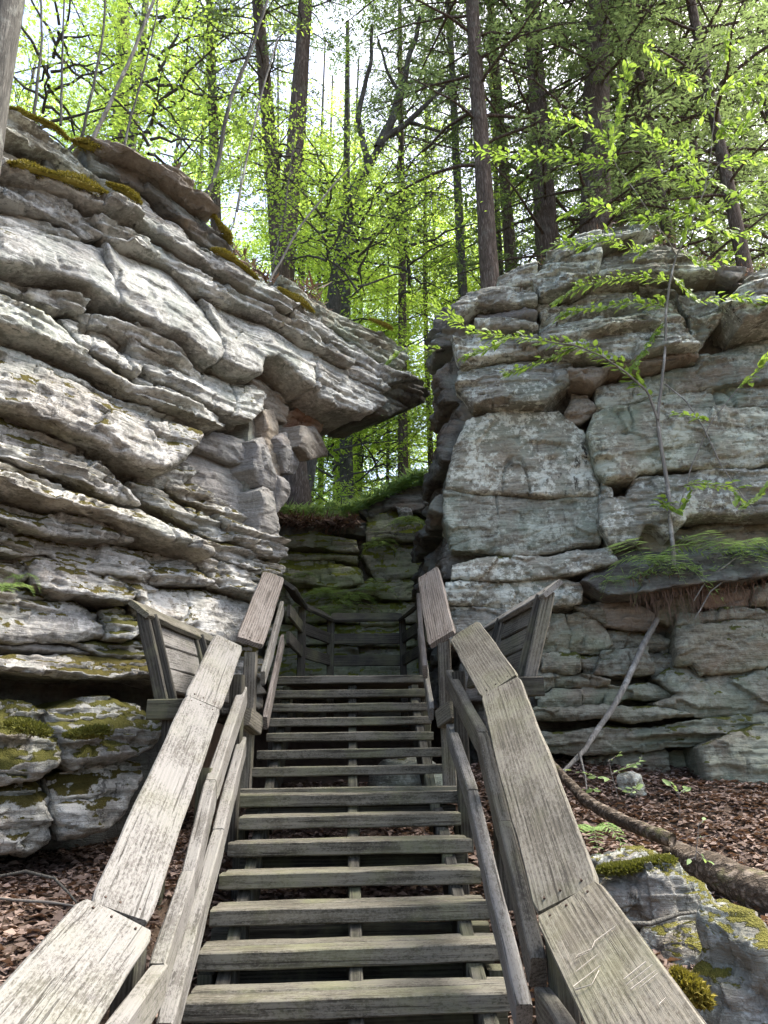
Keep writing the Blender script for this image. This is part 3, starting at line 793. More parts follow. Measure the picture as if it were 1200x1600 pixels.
rocks(RGT, cr_, [
    ([955,866, 1060,862, 1245,850, 1245,890, 1171,915, 1092,918, 1000,935, 938,938, 905,915], dict(pr=0.25, tilt=0.9, name='rock_ledge', m='rock_dark')),
    [852,958, 883,961, 891,989, 888,1020, 848,1018, 838,980],
    [886,961, 925,955, 947,983, 953,1008, 934,1020, 891,1020, 892,982],
    [897,946, 937,941, 944,974, 925,963],
    ([940,941, 985,941, 1023,963, 1023,986, 978,983, 947,977], dict(m='rock_tan')),
    ([953,985, 1025,988, 1048,1000, 1048,1020, 955,1015], dict(pr=-0.08)),
    ([1051,985, 1168,974, 1245,969, 1245,1033, 1124,1053, 1083,1056, 1070,1040, 1048,1040], dict(pr=0.22, R=0.09)),
    ([1054,961, 1171,955, 1245,950, 1245,967, 1171,973, 1054,983], dict(pr=0.14)),
    ([1092,920, 1165,920, 1162,949, 1092,952], dict(m='rock_rust', pr=0.1)),
    ([1171,919, 1245,905, 1245,947, 1168,949], dict(pr=0.16)),
    ([1025,940, 1090,922, 1090,955, 1052,975, 1026,965], dict(pr=-0.05)),
    ([848,1023, 899,1023, 902,1053, 845,1047], dict(pr=0.1)),
    ([904,1027, 934,1023, 931,1056, 915,1053], dict(pr=-0.02)),
    ([937,1021, 1007,1012, 1014,1050, 972,1059, 931,1056], dict(pr=0.1)),
    ([1012,1022, 1046,1022, 1046,1046, 1018,1060], dict(pr=0.0)),
    ([839,1050, 900,1056, 945,1062, 945,1072, 861,1072, 839,1088], dict(pr=0.05)),
    ([839,1090, 861,1075, 905,1078, 902,1107, 839,1107], dict(pr=0.12)),
    ([905,1080, 947,1077, 947,1104, 905,1107], dict(pr=0.02)),
    ([947,1075, 1010,1068, 1048,1085, 1042,1097, 997,1092, 975,1090, 960,1104, 947,1104], dict(pr=0.1)),
    ([1020,1062, 1048,1045, 1068,1042, 1085,1058, 1124,1055, 1245,1036, 1245,1103, 1168,1116, 1073,1120, 1012,1105, 1050,1092], dict(pr=0.2, tilt=0.3, R=0.09)),
    ([830,1109, 953,1107, 1010,1107, 1062,1119, 978,1126, 830,1120], dict(pr=0.3, name='rock_ledge')),
    ([835,1147, 947,1141, 1023,1141, 1124,1126, 1245,1110, 1245,1133, 1130,1154, 1073,1167, 978,1170, 899,1180, 835,1170], dict(pr=0.25, name='rock_ledge', terr=0.05, lam=0.09)),
    ([940,1180, 991,1167, 1032,1173, 1042,1249, 990,1250, 900,1226, 880,1195], dict(pr=0.1)),
    ([1038,1177, 1092,1173, 1102,1256, 1061,1270, 1042,1250], dict(pr=-0.02)),
    ([840,1182, 880,1186, 890,1210, 840,1215], dict(pr=0.0, m='rock_dark')),
], 'rock_lower', tilt=0.1, R=0.05, terr=0.015, lam=0.15, amp=0.8)
LSEED[0] += 1
bo = rock('boulder', RGT, [(1095,1170), (1137,1154), (1184,1135), (1260,1125), (1260,1300), (1165,1262), (1111,1254), (1102,1218)], 'rock_lower', None, pr=0.0, off=0.55, tilt=0.1, R=0.12, terr=0.02, deep=1.0, seed=LSEED[0])
tag(bo, 'big angular boulder under the cliff at the right edge above the leaves', 'boulder')
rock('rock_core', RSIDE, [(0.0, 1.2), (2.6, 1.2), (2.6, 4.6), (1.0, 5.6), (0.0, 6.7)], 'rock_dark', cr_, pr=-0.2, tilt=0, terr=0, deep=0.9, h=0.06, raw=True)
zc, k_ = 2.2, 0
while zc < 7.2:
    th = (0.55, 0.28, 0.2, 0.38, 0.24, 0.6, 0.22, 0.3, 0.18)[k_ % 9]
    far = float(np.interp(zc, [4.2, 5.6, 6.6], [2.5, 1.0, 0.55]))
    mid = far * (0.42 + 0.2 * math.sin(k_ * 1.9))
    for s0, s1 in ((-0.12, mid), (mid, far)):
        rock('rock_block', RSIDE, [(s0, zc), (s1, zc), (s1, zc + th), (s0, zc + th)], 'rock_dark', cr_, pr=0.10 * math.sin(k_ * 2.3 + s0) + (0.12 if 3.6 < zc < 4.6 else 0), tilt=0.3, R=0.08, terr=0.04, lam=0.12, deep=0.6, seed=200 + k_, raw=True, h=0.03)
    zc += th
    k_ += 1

# both cliffs run on past the picture's edges
for cur_, par_, px_, sg_, zt_, mts_ in ((RGT, cr_, 1235, 1, 7.6, ('rock_lower', 'rock_green', 'rock_lichened')), (LEFT, cl, -35, -1, 7.6, ('rock_warm', 'rock_warm', 'rock_pale'))):
    zc, k_ = 0.7, 0
    while zc < zt_:
        th = (0.45, 0.3, 0.7, 0.38, 0.85, 0.33, 0.55)[k_ % 7]
        yp = 800 - 190 * (zc - 3.5)
        s_a = cur_.sz(px_, np.clip(yp, 200, 1300))[0]
        cuts_ = [0.0, 1.1 + 0.5 * math.sin(k_ * 2.1), 2.4 + 0.4 * math.cos(k_ * 1.7), 3.8]
        for c0_, c1_ in zip(cuts_[:-1], cuts_[1:]):
            qa, qb = s_a + sg_ * c0_, s_a + sg_ * c1_
            qa, qb = min(qa, qb), max(qa, qb)
            rock('rock_block', cur_, [(qa, zc), (qb, zc), (qb, zc + th), (qa, zc + th)], mts_[min(2, int(zc / 2.6))], par_, pr=0.05 + 0.12 * math.sin(k_ * 2.7 + c0_), tilt=0.3, R=0.09, terr=0.035, lam=0.16, deep=1.0, seed=300 + k_, raw=True, h=0.035)
        zc += th
        k_ += 1

# ---- back cliff across the gap
cb = tag(empty('rock_cliff', (0.0, 11.8, 2.0)), 'mossy low ledge wall closing the gap behind the top landing', 'cliff')
rocks(BACK, cb, [[400,800, 470,806, 560,800, 640,760, 690,760, 700,1120, 400,1120]], 'rock_dark', name='rock_core', pr=-0.22, tilt=0, amp=0.6, terr=0, deep=1.5, h=0.05)
rocks(BACK, cb, [
    ([400,800, 470,806, 540,806, 568,820, 572,838, 500,838, 400,842], dict(pr=0.05, m='rock_dark', tilt=0.8)),
    ([400,844, 501,841, 555,850, 560,870, 500,862, 400,861], dict(pr=0.22, name='rock_ledge')),
    ([400,864, 558,873, 556,881, 400,877], dict(pr=0.12, name='rock_ledge')),
    ([410,881, 511,880, 565,898, 569,919, 518,926, 444,912, 400,910], dict(pr=0.3, tilt=0.6, R=0.12)),
    ([569,855, 663,851, 690,884, 653,902, 589,912, 565,870], dict(pr=0.1, terr=0.01)),
    ([575,811, 610,800, 650,808, 690,843, 660,846, 575,851], dict(pr=0.12)),
    ([560,800, 600,775, 640,755, 690,750, 690,812, 650,806, 610,798, 580,812], dict(pr=0.0, tilt=0.8, m='rock_dark')),
    ([620,798, 640,796, 642,815, 622,817], dict(pr=0.16, m='rock_pale')),
    ([400,914, 446,914, 518,928, 560,925, 500,945, 400,950], dict(pr=0.1)),
    ([565,915, 655,904, 690,910, 690,940, 600,940, 560,928], dict(pr=0.18)),
    ([440,952, 520,940, 560,950, 560,975, 450,975], dict(pr=0.2, name='rock_ledge')),
    ([560,946, 690,942, 690,975, 565,980], dict(pr=0.1, name='rock_ledge')),
    ([420,978, 690,980, 690,1010, 420,1010], dict(pr=0.14)),
    ([420,1012, 560,1012, 560,1090, 420,1090], dict(pr=0.16)),
    ([562,1012, 690,1012, 690,1090, 562,1090], dict(pr=0.1)),
], 'rock_back', tilt=0.35, R=0.07, terr=0.04, lam=0.16, h=0.025)

# ------------------------------------------------------------------ wooden stairs
ST = tag(empty('wooden_staircase', (-0.2, 3.9, 0.3)), 'weathered grey timber staircase with wide plank handrails climbing into the gap', 'staircase')
BSEED = [0]
def board(name, p0, p1, up, width, thick, mat_name, parent=ST, cham=0.008, wear=0.004):
    """a sawn timber from p0 to p1 (centre line); 'up' is the direction of its thickness"""
    p0, p1, up = (np.asarray(v, float) for v in (p0, p1, up))
    BSEED[0] += 1
    L = np.linalg.norm(p1 - p0)
    X = (p1 - p0) / L
    Yv = np.cross(up, X)
    Yv /= np.linalg.norm(Yv)
    Zv = np.cross(X, Yv)
    n = max(3, int(L / 0.06))
    a, b, c = width / 2, thick / 2, min(cham, thick * 0.3)
    cs = np.array([(-a, -b + c), (-a + c, -b), (-a * 0.33, -b), (a * 0.33, -b), (a - c, -b), (a, -b + c), (a, b - c), (a - c, b), (a * 0.33, b), (-a * 0.33, b), (-a + c, b), (-a, b - c)])
    k = len(cs)
    xs = np.linspace(-L / 2, L / 2, n + 1)
    V = np.zeros((n + 1, k, 3))
    V[:, :, 0] = xs[:, None]
    V[:, :, 1:] = cs[None]
    V = V.reshape(-1, 3)
    q = V * [3.2, 14, 14] + BSEED[0] * 9.7
    V[:, 1] += wear * fbm(q, 3, 2)
    V[:, 2] += wear * 0.8 * fbm(q, 7, 2)
    # slow warp of the whole piece
    V[:, 2] += 0.006 * noise(np.stack([V[:, 0] * 0.9, np.full(len(V), BSEED[0] * 3.1), np.zeros(len(V))], 1), 5)
    # worn corners at the ends
    end = np.repeat((np.abs(xs) > L / 2 - 1e-6), k)
    V[end, 1:] *= 1 - 0.004 / max(thick, 0.03)
    i, j = np.meshgrid(np.arange(n), np.arange(k), indexing='ij')
    j2 = (j + 1) % k
    F = np.stack([i * k + j, i * k + j2, (i + 1) * k + j2, (i + 1) * k + j], -1).reshape(-1, 4)[:, ::-1]
    faces = [tuple(f) for f in F] + [tuple(range(k)), tuple(reversed(range(n * k, n * k + k)))]
    o = mesh_obj(name, V, faces, MAT[mat_name], None, smooth=False)
    M = Matrix.Identity(4)
    mid = (p0 + p1) / 2
    for r in range(3):
        M[r][0], M[r][1], M[r][2], M[r][3] = X[r], Yv[r], Zv[r], mid[r]
    if parent is not None:
        adopt(o, parent)
    o.matrix_basis = M
    return o

C0 = CAM[2]
def sx(y):                     # centre line of the stairs drifts left going up
    return -0.17 - 0.052 * (y - 3.6)
HD = np.array([0.052, 1.0])    # tread direction is square to (-0.052, 1)
TD = np.array([1.0, 0.052, 0.0]) / math.hypot(1, 0.052)
steps = [(3.99 + 0.307 * k, -1.058 + 0.140 * k) for k in range(6)]
lower = steps[:]
ZT = np.array([0, 0, 1.0])
def tread(y, z, hw, deep, th, mt, cx=None):
    cx = sx(y) if cx is None else cx
    nb = 2 if deep > 0.2 else 1
    wd = deep / nb
    for q in range(nb):
        yy = y + wd * (q + 0.5)
        c = np.array([cx - 0.052 * (yy - y), yy, C0 + z - th / 2 + random.uniform(-0.003, 0.003)])
        e = random.uniform(-0.012, 0.012)
        board('tread', c - TD * (hw + e), c + TD * (hw + e), ZT, wd - 0.006, th, mt)
for k, (y, z) in enumerate(lower):
    tread(y, z, 0.80, 0.285, 0.088, 'wood_tread')
y7, z7 = 5.83, -0.218
tread(y7, z7, 0.90, 0.30, 0.088, 'wood_tread')
tread(6.06, -0.183, 0.90, 0.14, 0.075, 'wood_tread')
upper = [(6.24 + 0.172 * k, -0.031 + 0.140 * k) for k in range(7)]
for k, (y, z) in enumerate(upper):
    hw = 0.90 if k == 0 else (0.80 if k == 1 else 0.74)
    tread(y, z, hw, 0.16, 0.075, 'wood_tread')
ZTOP = upper[-1][1]
# riser board under the short landing
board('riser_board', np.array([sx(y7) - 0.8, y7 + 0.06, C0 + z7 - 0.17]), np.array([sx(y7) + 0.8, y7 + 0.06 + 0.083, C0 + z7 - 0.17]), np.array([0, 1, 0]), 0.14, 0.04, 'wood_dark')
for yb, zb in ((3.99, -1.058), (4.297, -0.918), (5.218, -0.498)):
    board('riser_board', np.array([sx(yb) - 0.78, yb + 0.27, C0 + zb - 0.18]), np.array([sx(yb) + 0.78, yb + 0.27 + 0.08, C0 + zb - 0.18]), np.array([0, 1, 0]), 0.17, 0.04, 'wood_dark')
# stringers: saw-tooth carriages under the treads
for off in (-0.66, 0.02, 0.66):
    for (sy, sz), (ey, ez) in (((3.5, -1.30), (5.95, -0.20)), ((6.1, -0.16), (7.45, 0.86))):
        dz = np.array([0, 0, -0.20 if abs(off) < 0.1 else -0.26])
        p0 = np.array([sx(sy) + off, sy, C0 + sz]) + dz
        p1 = np.array([sx(ey) + off * (1 if ey < 6 else 0.93), ey, C0 + ez]) + dz
        board('stringer', p0, p1, np.array([1, 0, 0]), 0.20 if abs(off) < 0.1 else 0.30, 0.075, 'wood_dark')  # outer stringers widened to keep side light out from under the treads
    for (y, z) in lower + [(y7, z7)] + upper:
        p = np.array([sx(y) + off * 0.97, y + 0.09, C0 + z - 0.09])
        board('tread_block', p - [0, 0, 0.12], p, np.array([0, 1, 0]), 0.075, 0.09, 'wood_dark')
# frame posts standing on the ground
for (px_, py_) in ((-0.78, 4.5), (0.78, 4.5), (0.02, 4.55), (-0.84, 6.0), (0.84, 6.0), (0.02, 6.1), (-0.74, 7.3), (0.74, 7.3), (-0.8, 8.6), (0.8, 8.6)):
    x = sx(py_) + px_
    zt = C0 + ((np.interp(py_, [3.99, 5.83, 6.24, 7.3], [-1.058, -0.218, -0.03, 0.83]) - 0.24) if py_ < 8 else ZTOP - 0.1)
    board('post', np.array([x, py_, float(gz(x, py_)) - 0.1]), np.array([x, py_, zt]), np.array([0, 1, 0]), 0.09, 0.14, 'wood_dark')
for yb in (5.0, 6.05):
    zb = C0 + np.interp(yb, [3.99, 5.83], [-1.058, -0.218]) - 0.42
    board('cross_beam', np.array([sx(yb) - 0.85, yb, zb]), np.array([sx(yb) + 0.85, yb + 0.05, zb]), ZT, 0.09, 0.14, 'wood_dark')

def strip(name, nodes, mat_name, thick=0.045, gap=0.004):
    """planks along a path given by both edges of the top face"""
    for (a0, b0), (a1, b1) in zip(nodes[:-1], nodes[1:]):
        a0, b0, a1, b1 = (np.asarray(v, float) for v in (a0, b0, a1, b1))
        c0, c1 = (a0 + b0) / 2, (a1 + b1) / 2
        d = (c1 - c0) / np.linalg.norm(c1 - c0)
        wv = ((a0 - b0) + (a1 - b1)) / 2
        nrm = np.cross(d, wv)
        if nrm[2] < 0: nrm = -nrm
        nrm /= np.linalg.norm(nrm)
        wv = wv - d * (wv @ d)
        last = board(name, c0 + d * gap - nrm * thick / 2, c1 - d * gap - nrm * thick / 2, nrm, np.linalg.norm(wv), thick, mat_name, wear=0.005)
        for e_ in (-1, 1):
            for w_ in (-0.28, 0.05, 0.3):
                gn = Geo()
                Ln, Wn = np.linalg.norm(c1 - c0), np.linalg.norm(wv)
                cx_, cy_ = e_ * (Ln / 2 - 0.05), w_ * Wn
                th_ = np.arange(6) * math.pi / 3
                ring = np.stack([cx_ + 0.0055 * np.cos(th_), cy_ + 0.0055 * np.sin(th_), np.full(6, thick / 2 + 0.0035)], 1)
                low = ring - [0, 0, 0.008]
                vv = np.concatenate([ring, low])
                o_ = mesh_obj('nail_head', vv, [tuple(range(6))] + [(a_, a_ + 6, (a_ + 1) % 6 + 6, (a_ + 1) % 6) for a_ in range(6)], MAT['bolt_steel'], None, False)
                o_.parent = last
    return last

def edge(pix, Y):
    return at(pix[0], pix[1], Y)
# handrail planks beside the lower flight
strip('handrail_plank', [(edge((333, 985), 5.9), edge((383, 1015), 5.9)), (edge((297, 1082), 4.95), edge((340, 1112), 4.95)), (edge((137, 1395), 3.29), edge((238, 1457), 3.29))][::-1], 'wood_pale')
kn_o, kn_i = edge((137, 1395), 3.27), edge((238, 1457), 3.27)
lo = np.array([-0.01, -1.55, -0.40])
strip('handrail_plank', [(kn_o + lo, kn_i + lo + [0.03, 0, 0]), (kn_o, kn_i)], 'wood_pale')
strip('handrail_plank', [(edge((836, 1437), 3.25), edge((932, 1368), 3.25)), (edge((752, 1093), 4.95), edge((808, 1050), 4.95)), (edge((703, 1000), 6.1), edge((745, 967), 6.1))], 'wood_brown')
kn_o, kn_i = edge((932, 1368), 3.23), edge((836, 1437), 3.23)
lo = np.array([0.03, -1.55, -0.40])
PLANK = strip('handrail_plank', [(kn_o + lo, kn_i + lo), (kn_o, kn_i)], 'wood_brown')
# pale scratches carved into the right handrail
pn = np.cross(lo, kn_o - kn_i)
pn /= np.linalg.norm(pn)
if pn[2] < 0: pn = -pn
def on_plank(px, py):
    d = ray(px, py)
    return CAM + d * (((kn_i + lo * 0.5 + pn * 0.012 - CAM) @ pn) / (d @ pn))
for pts in ([(962, 1447), (930, 1470), (925, 1482), (903, 1492), (899, 1497), (918, 1488)], [(933, 1490), (900, 1518)], [(938, 1508), (895, 1541), (900, 1546), (925, 1537), (936, 1515)], [(1010, 1503), (975, 1530)], [(1020, 1507), (978, 1538)], [(1024, 1515), (985, 1545)], [(1027, 1521), (1000, 1543)], [(1040, 1558), (1030, 1570)]):
    gq = Geo()
    P_ = np.array([on_plank(*q) for q in pts])
    P_ += RNG.normal(0, 0.0012, P_.shape)
    gq.tube(P_, RNG.uniform(0.0008, 0.0022, len(P_)), 5)
    o = gq.obj('scratch_mark', MAT['scratch'])
    o.parent = PLANK
    o.matrix_parent_inverse = PLANK.matrix_basis.inverted()
# guard boards below the planks: (top px, Y) to (bottom px, Y)
def rail(a, ya, b, yb, mat_name, h=0.135, th=0.042, name='guard_rail', lean=0.0):
    p0, p1 = at(*a, ya), at(*b, yb)
    d = (p1 - p0) / np.linalg.norm(p1 - p0)
    side = np.cross(d, ZT)
    side /= np.linalg.norm(side)
    side = side + ZT * lean
    board(name, p0, p1, side, h, th, mat_name)
def rail_path(pts, mt, h, th):
    for (a, ya), (b, yb) in zip(pts[:-1], pts[1:]):
        rail(a, ya, b, yb, mt, h, th)
rail_path([((379, 1086), 5.88), ((329, 1235), 4.62), ((294, 1382), 3.95), ((246, 1530), 3.40)], 'wood_pale', 0.15, 0.07)
rail((246, 1534), 3.39, (60, 1800), 2.2, 'wood_pale', 0.14, 0.07)
rail_path([((379, 1164), 5.88), ((341, 1312), 4.5), ((258, 1620), 3.45)], 'wood_pale', 0.14, 0.07)
rail_path([((702, 1060), 6.05), ((754, 1160), 4.85), ((790, 1300), 4.1), ((843, 1520), 3.36)], 'wood_brown', 0.15, 0.07)
rail((850, 1570), 3.35, (960, 1760), 2.3, 'wood_brown', 0.13, 0.07)
rail_path([((703, 1143), 6.05), ((738, 1250), 4.8), ((818, 1590), 3.5)], 'wood_pale', 0.14, 0.07)
# rails of the upper flight
strip('handrail_plank', [(edge((370, 990), 6.12), edge((412, 1011), 6.12)), (edge((413, 890), 7.42), edge((444, 904), 7.42))], 'wood_fresh', 0.05)
strip('handrail_plank', [(edge((669, 1012), 6.12), edge((708, 981), 6.12)), (edge((652, 907), 7.42), edge((683, 881), 7.42))], 'wood_fresh', 0.05)
rail((411, 1060), 6.15, (441, 948), 7.42, 'wood_pale', 0.14)
rail((414, 1130), 6.15, (442, 1000), 7.42, 'wood_fresh', 0.13)
rail((664, 1050), 6.2, (654, 935), 7.42, 'wood_fresh', 0.14)
rail((675, 1116), 6.2, (656, 990), 7.42, 'wood_pale', 0.13)
def post(px, top, bot, Y, mt='wood_brown', wd=0.10, dp=0.10, lean=0.0):
    p = at(px, bot, Y)
    q = at(px, top, Y)
    p[0] = q[0] + lean
    board('post', p, q, np.array([0, 1, 0]), wd, dp, mt)
post(392, 1020, 1260, 6.2, wd=0.11)
post(693, 1000, 1240, 6.2, wd=0.11)
post(372, 1055, 1330, 5.75, 'wood_dark')
post(716, 1050, 1330, 5.85, 'wood_dark')
post(205, 1480, 1700, 3.35, 'wood_dark', 0.09, 0.14)
post(872, 1450, 1760, 3.3, 'wood_dark', 0.09, 0.14)
post(322, 1200, 1420, 4.7, 'wood_dark', 0.09, 0.12)
post(778, 1200, 1420, 4.7, 'wood_dark', 0.09, 0.12)
# slanted spacer blocks between the two flights
rail((383, 1120), 5.95, (402, 1135), 6.15, 'wood_brown', 0.15, 0.10, 'spacer_block')
rail((712, 1108), 5.95, (690, 1124), 6.15, 'wood_brown', 0.15, 0.10, 'spacer_block')
# leaning side rails on both sides of the short landing
for sgn, near, far, yn, yf, mtp, mtb in ((-1, (218, 948), (345, 1022), 5.15, 6.8, 'wood_dark', 'wood_pale'), (1, (862, 916), (755, 1006), 5.25, 7.0, 'wood_pale', 'wood_brown')):
    a, b = at(*near, yn), at(*far, yf)
    b[2] = a[2]
    inn = np.array([-sgn * 0.80, 0, -0.60]) * 0.105
    if sgn < 0:
        strip('handrail_plank', [(a - inn, a + inn), (b - inn, b + inn)], mtp if False else 'wood_tread')
    else:
        strip('handrail_plank', [(a - inn, a + inn), (b - inn, b + inn)], mtp)
    for q, dn in enumerate((0.16, 0.33, 0.50)):
        ins = -sgn * 0.30 * dn
        s = np.array([ins - sgn * 0.0, 0, -dn])
        board('back_rail', a + s + [0, 0.16, 0], b + s, np.array([1, 0, sgn * -0.3]), 0.172, 0.045, mtb)
    for yy in (0.05, 0.95):
        t = a + (b - a) * yy * 0.6
        foot = t + np.array([-sgn * 0.21, 0, -0.70])
        board('post', foot, t + np.array([0.0, 0, -0.03]), np.array([0, 1, 0]), 0.09, 0.05, 'wood_brown' if sgn > 0 else 'wood_dark')
        board('post', foot + np.array([-sgn * 0.06, 0.045, 0.0]), t + np.array([-sgn * 0.06, 0.045, -0.05]), np.array([0, 1, 0]), 0.075, 0.04, 'wood_dark')
    f = a + np.array([-sgn * 0.16, 0.02, -0.72])
    board('cross_beam', f + [sgn * 0.04, 0, 0], f + [-sgn * 0.24, 0.02, 0], ZT, 0.06, 0.14, 'wood_dark')
    g_ = f + np.array([-sgn * 0.1, 0.08, 0])
    board('post', np.array([g_[0], g_[1], float(gz(g_[0], g_[1])) - 0.1]), g_ + [0, 0, 0.05], np.array([0, 1, 0]), 0.09, 0.09, 'wood_dark')
# top landing: deck and its low fence
zd = C0 + ZTOP
for q in range(13):
    yy = 7.44 + q * 0.145
    board('deck_board', np.array([-1.05, yy, zd - 0.03]), np.array([0.42, yy, zd - 0.03]), ZT, 0.138, 0.045, 'wood_tread')
Pl = [(-1.02, 7.45), (-1.0, 8.5), (-0.72, 9.35), (0.22, 9.40), (0.42, 8.5), (0.43, 7.45)]
zr = C0 + at(440, 905, 7.42)[2] - CAM[2] - 0.03
for (xa, ya), (xb, yb) in zip(Pl[:-1], Pl[1:]):
    a, b = np.array([xa, ya, zr]), np.array([xb, yb, zr])
    d = (b - a) / np.linalg.norm(b - a)
    side = np.cross(d, ZT)
    mid_in = np.array([-0.3, 8.3, zr]) - (a + b) / 2
    if side @ mid_in < 0: side = -side
    w_ = side * 0.8 - ZT * 0.6
    w_ = w_ * 0.10
    strip('handrail_plank', [(a - w_, a + w_), (b - w_, b + w_)], 'wood_dark')
    for dn in (0.30, 0.58):
        board('guard_rail', a - [0, 0, dn], b - [0, 0, dn], side, 0.14, 0.04, 'wood_dark')
for xa, ya in Pl[1:-1]:
    board('post', np.array([xa, ya, zd - 0.4]), np.array([xa, ya, zr - 0.05]), np.array([0, 1, 0]), 0.09, 0.09, 'wood_dark')
# bolt heads on the guard rails
for (px_, py_, Y_) in ((383, 1080, 5.80), (384, 1160, 5.80), (700, 1058, 5.98), (701, 1140, 5.98)):
    pass

# ------------------------------------------------------------------ loose rocks, logs, litter, small plants
def blob(name, c, size, rot, mat_name, seed, flat_top=0.0, amp=0.12, n=72, parent=None, power=2.6):
    """a free-standing boulder: super-ellipsoid broken up by facets and bedding"""
    u = np.linspace(-1, 1, n)
    A, B = np.meshgrid(u, u, indexing='ij')
    a, b = A.ravel(), B.ravel()
    one = np.ones_like(a)
    sides = [np.stack(v, 1) for v in ((a, b, one), (b, a, -one), (one, a, b), (-one, b, a), (b, one, a), (a, -one, b))]
    V = np.concatenate(sides)
    V = V / (np.abs(V) ** power).sum(1)[:, None] ** (1 / power)
    i, j = np.meshgrid(np.arange(n - 1), np.arange(n - 1), indexing='ij')
    f = np.stack([i * n + j, (i + 1) * n + j, (i + 1) * n + j + 1, i * n + j + 1], -1).reshape(-1, 4)
    F = np.concatenate([f + k * n * n for k in range(6)])
    q = V * np.array(size) * 1.0
    nr = V / np.linalg.norm(V, axis=1)[:, None]
    D = amp * (0.9 * fbm(q * 1.7 + seed * 5.1, 3, 3) + 0.5 * facet3(q * 3.4 + seed * 2.0, 7) + 0.25 * facet3(q * 9.0 + seed, 17) + 0.25 * fbm(q * [2, 2, 9] + seed, 9, 3) + 0.10 * fbm(q * 13, 13, 3))
    q = q + nr * D[:, None]
    cz, sz_ = math.cos(rot), math.sin(rot)
    q = np.stack([q[:, 0] * cz - q[:, 1] * sz_, q[:, 0] * sz_ + q[:, 1] * cz, q[:, 2]], 1) + np.array(c)
    return mesh_obj(name, q, F, MAT[mat_name], parent)

c = at(1000, 1330, 4.5)
tag(blob('boulder', (c[0] - 0.02, 4.55, c[2] - 0.20), (0.29, 0.42, 0.20), 0.25, 'rock_front', 3, amp=0.12), 'low lichen-white rock with a moss cushion behind the right handrail', 'boulder')
c = at(1168, 1455, 3.5)
tag(blob('boulder', (c[0], 3.6, c[2] - 0.36), (0.11, 0.24, 0.36), 0.2, 'rock_front', 5, amp=0.11), 'pale upright lichen-crusted rock at the bottom right corner', 'boulder')
c = at(1060, 1425, 4.0)
tag(blob('boulder', (c[0], 4.1, c[2] - 0.22), (0.20, 0.28, 0.17), 0.5, 'rock_front', 8, amp=0.07), 'small mossy rock half buried in leaves between the two pale rocks', 'boulder')
for q, (px, py, Y, s, lab) in enumerate(((640, 1205, 7.6, (0.42, 0.3, 0.26), 'grey rock under the upper steps'), (460, 1440, 5.4, (0.22, 0.2, 0.14), 'small greenish stone on the litter under the lower steps'), (985, 1222, 7.4, (0.13, 0.10, 0.11), 'small pale stone leaning by the base slab of the right cliff'))):
    c = at(px, py, Y)
    tag(blob('stone', (c[0], Y, float(gz(c[0], Y)) + s[2] * 0.45), s, q, 'rock_green' if q < 2 else 'rock_lichened', 20 + q, amp=0.06, n=24), lab, 'stone')

def log(name, pts, rad, mat_name, label, cat, rough=0.12, k=18):
    pts = np.array(pts, float)
    t = np.linspace(0, 1, 40)
    tt = np.linspace(0, 1, len(pts))
    P_ = np.stack([np.interp(t, tt, pts[:, m_]) for m_ in range(3)], 1)
    R_ = np.interp(t, np.linspace(0, 1, len(rad)), rad)
    g = Geo()
    g.tube(P_, R_, k)
    v = np.concatenate(g.v)
    cen = np.repeat(P_, k, axis=0)
    d = v - cen
    v = cen + d * (1 + rough * fbm(v * [5, 9, 14], 5, 3))[:, None] + 0.01 * np.stack([noise(cen * 3, 1), noise(cen * 3, 2), noise(cen * 3, 3)], 1)
    f = [tuple(x) for x in np.concatenate(g.f)] + [tuple(range(k)), tuple(reversed(range(39 * k, 40 * k)))]
    return tag(mesh_obj(name, v, f, MAT[mat_name]), label, cat)

log('fallen_log', [at(1050, 1335, 5.6), at(1130, 1372, 5.2), at(1300, 1440, 4.7)], [0.10, 0.125, 0.14], 'bark_log', 'thick rough-barked log lying on the bank at the right edge', 'log', 0.15, 36)
log('fallen_log', [at(862, 1192, 6.6), at(915, 1252, 6.0), at(975, 1283, 5.7), at(1048, 1313, 5.4)], [0.03, 0.045, 0.05, 0.05], 'bark_log', 'slim brown log angled down the leaf slope beside the right handrail', 'log')
log('dead_branch', [at(1026, 968, 8.0), at(1005, 1010, 7.9), at(978, 1070, 7.7), at(950, 1115, 7.6), at(915, 1170, 7.4), at(880, 1205, 7.2)], [0.03, 0.034, 0.032, 0.03, 0.024, 0.018], 'bark_pale', 'pale bare branch leaning diagonally against the right cliff', 'branch', 0.08, 8)
log('dead_branch', [at(905, 1175, 7.3), at(915, 1215, 7.1), at(918, 1240, 7.0)], [0.014, 0.01, 0.006], 'bark_pale', 'short twig hanging below the pale leaning branch', 'branch', 0.08, 6)
log('dead_branch', [at(975, 1440, 3.9), at(1015, 1440, 3.95), at(1060, 1425, 4.0), at(1110, 1422, 4.1)], [0.009, 0.012, 0.01, 0.006], 'bark_grey', 'crooked grey stick lying between the two pale rocks', 'branch', 0.1, 6)
log('dead_branch', [at(-20, 1373, 5.0), at(40, 1362, 5.0), at(85, 1372, 4.9), at(118, 1412, 4.7)], [0.008, 0.01, 0.009, 0.006], 'bark_grey', 'thin arched stick on the leaves at the bottom left', 'branch', 0.1, 6)
log('dead_branch', [at(0, 1402, 4.8), at(50, 1410, 4.7), at(115, 1416, 4.6)], [0.007, 0.009, 0.006], 'twig', 'straight dark twig on the leaves at the bottom left', 'branch', 0.1, 6)

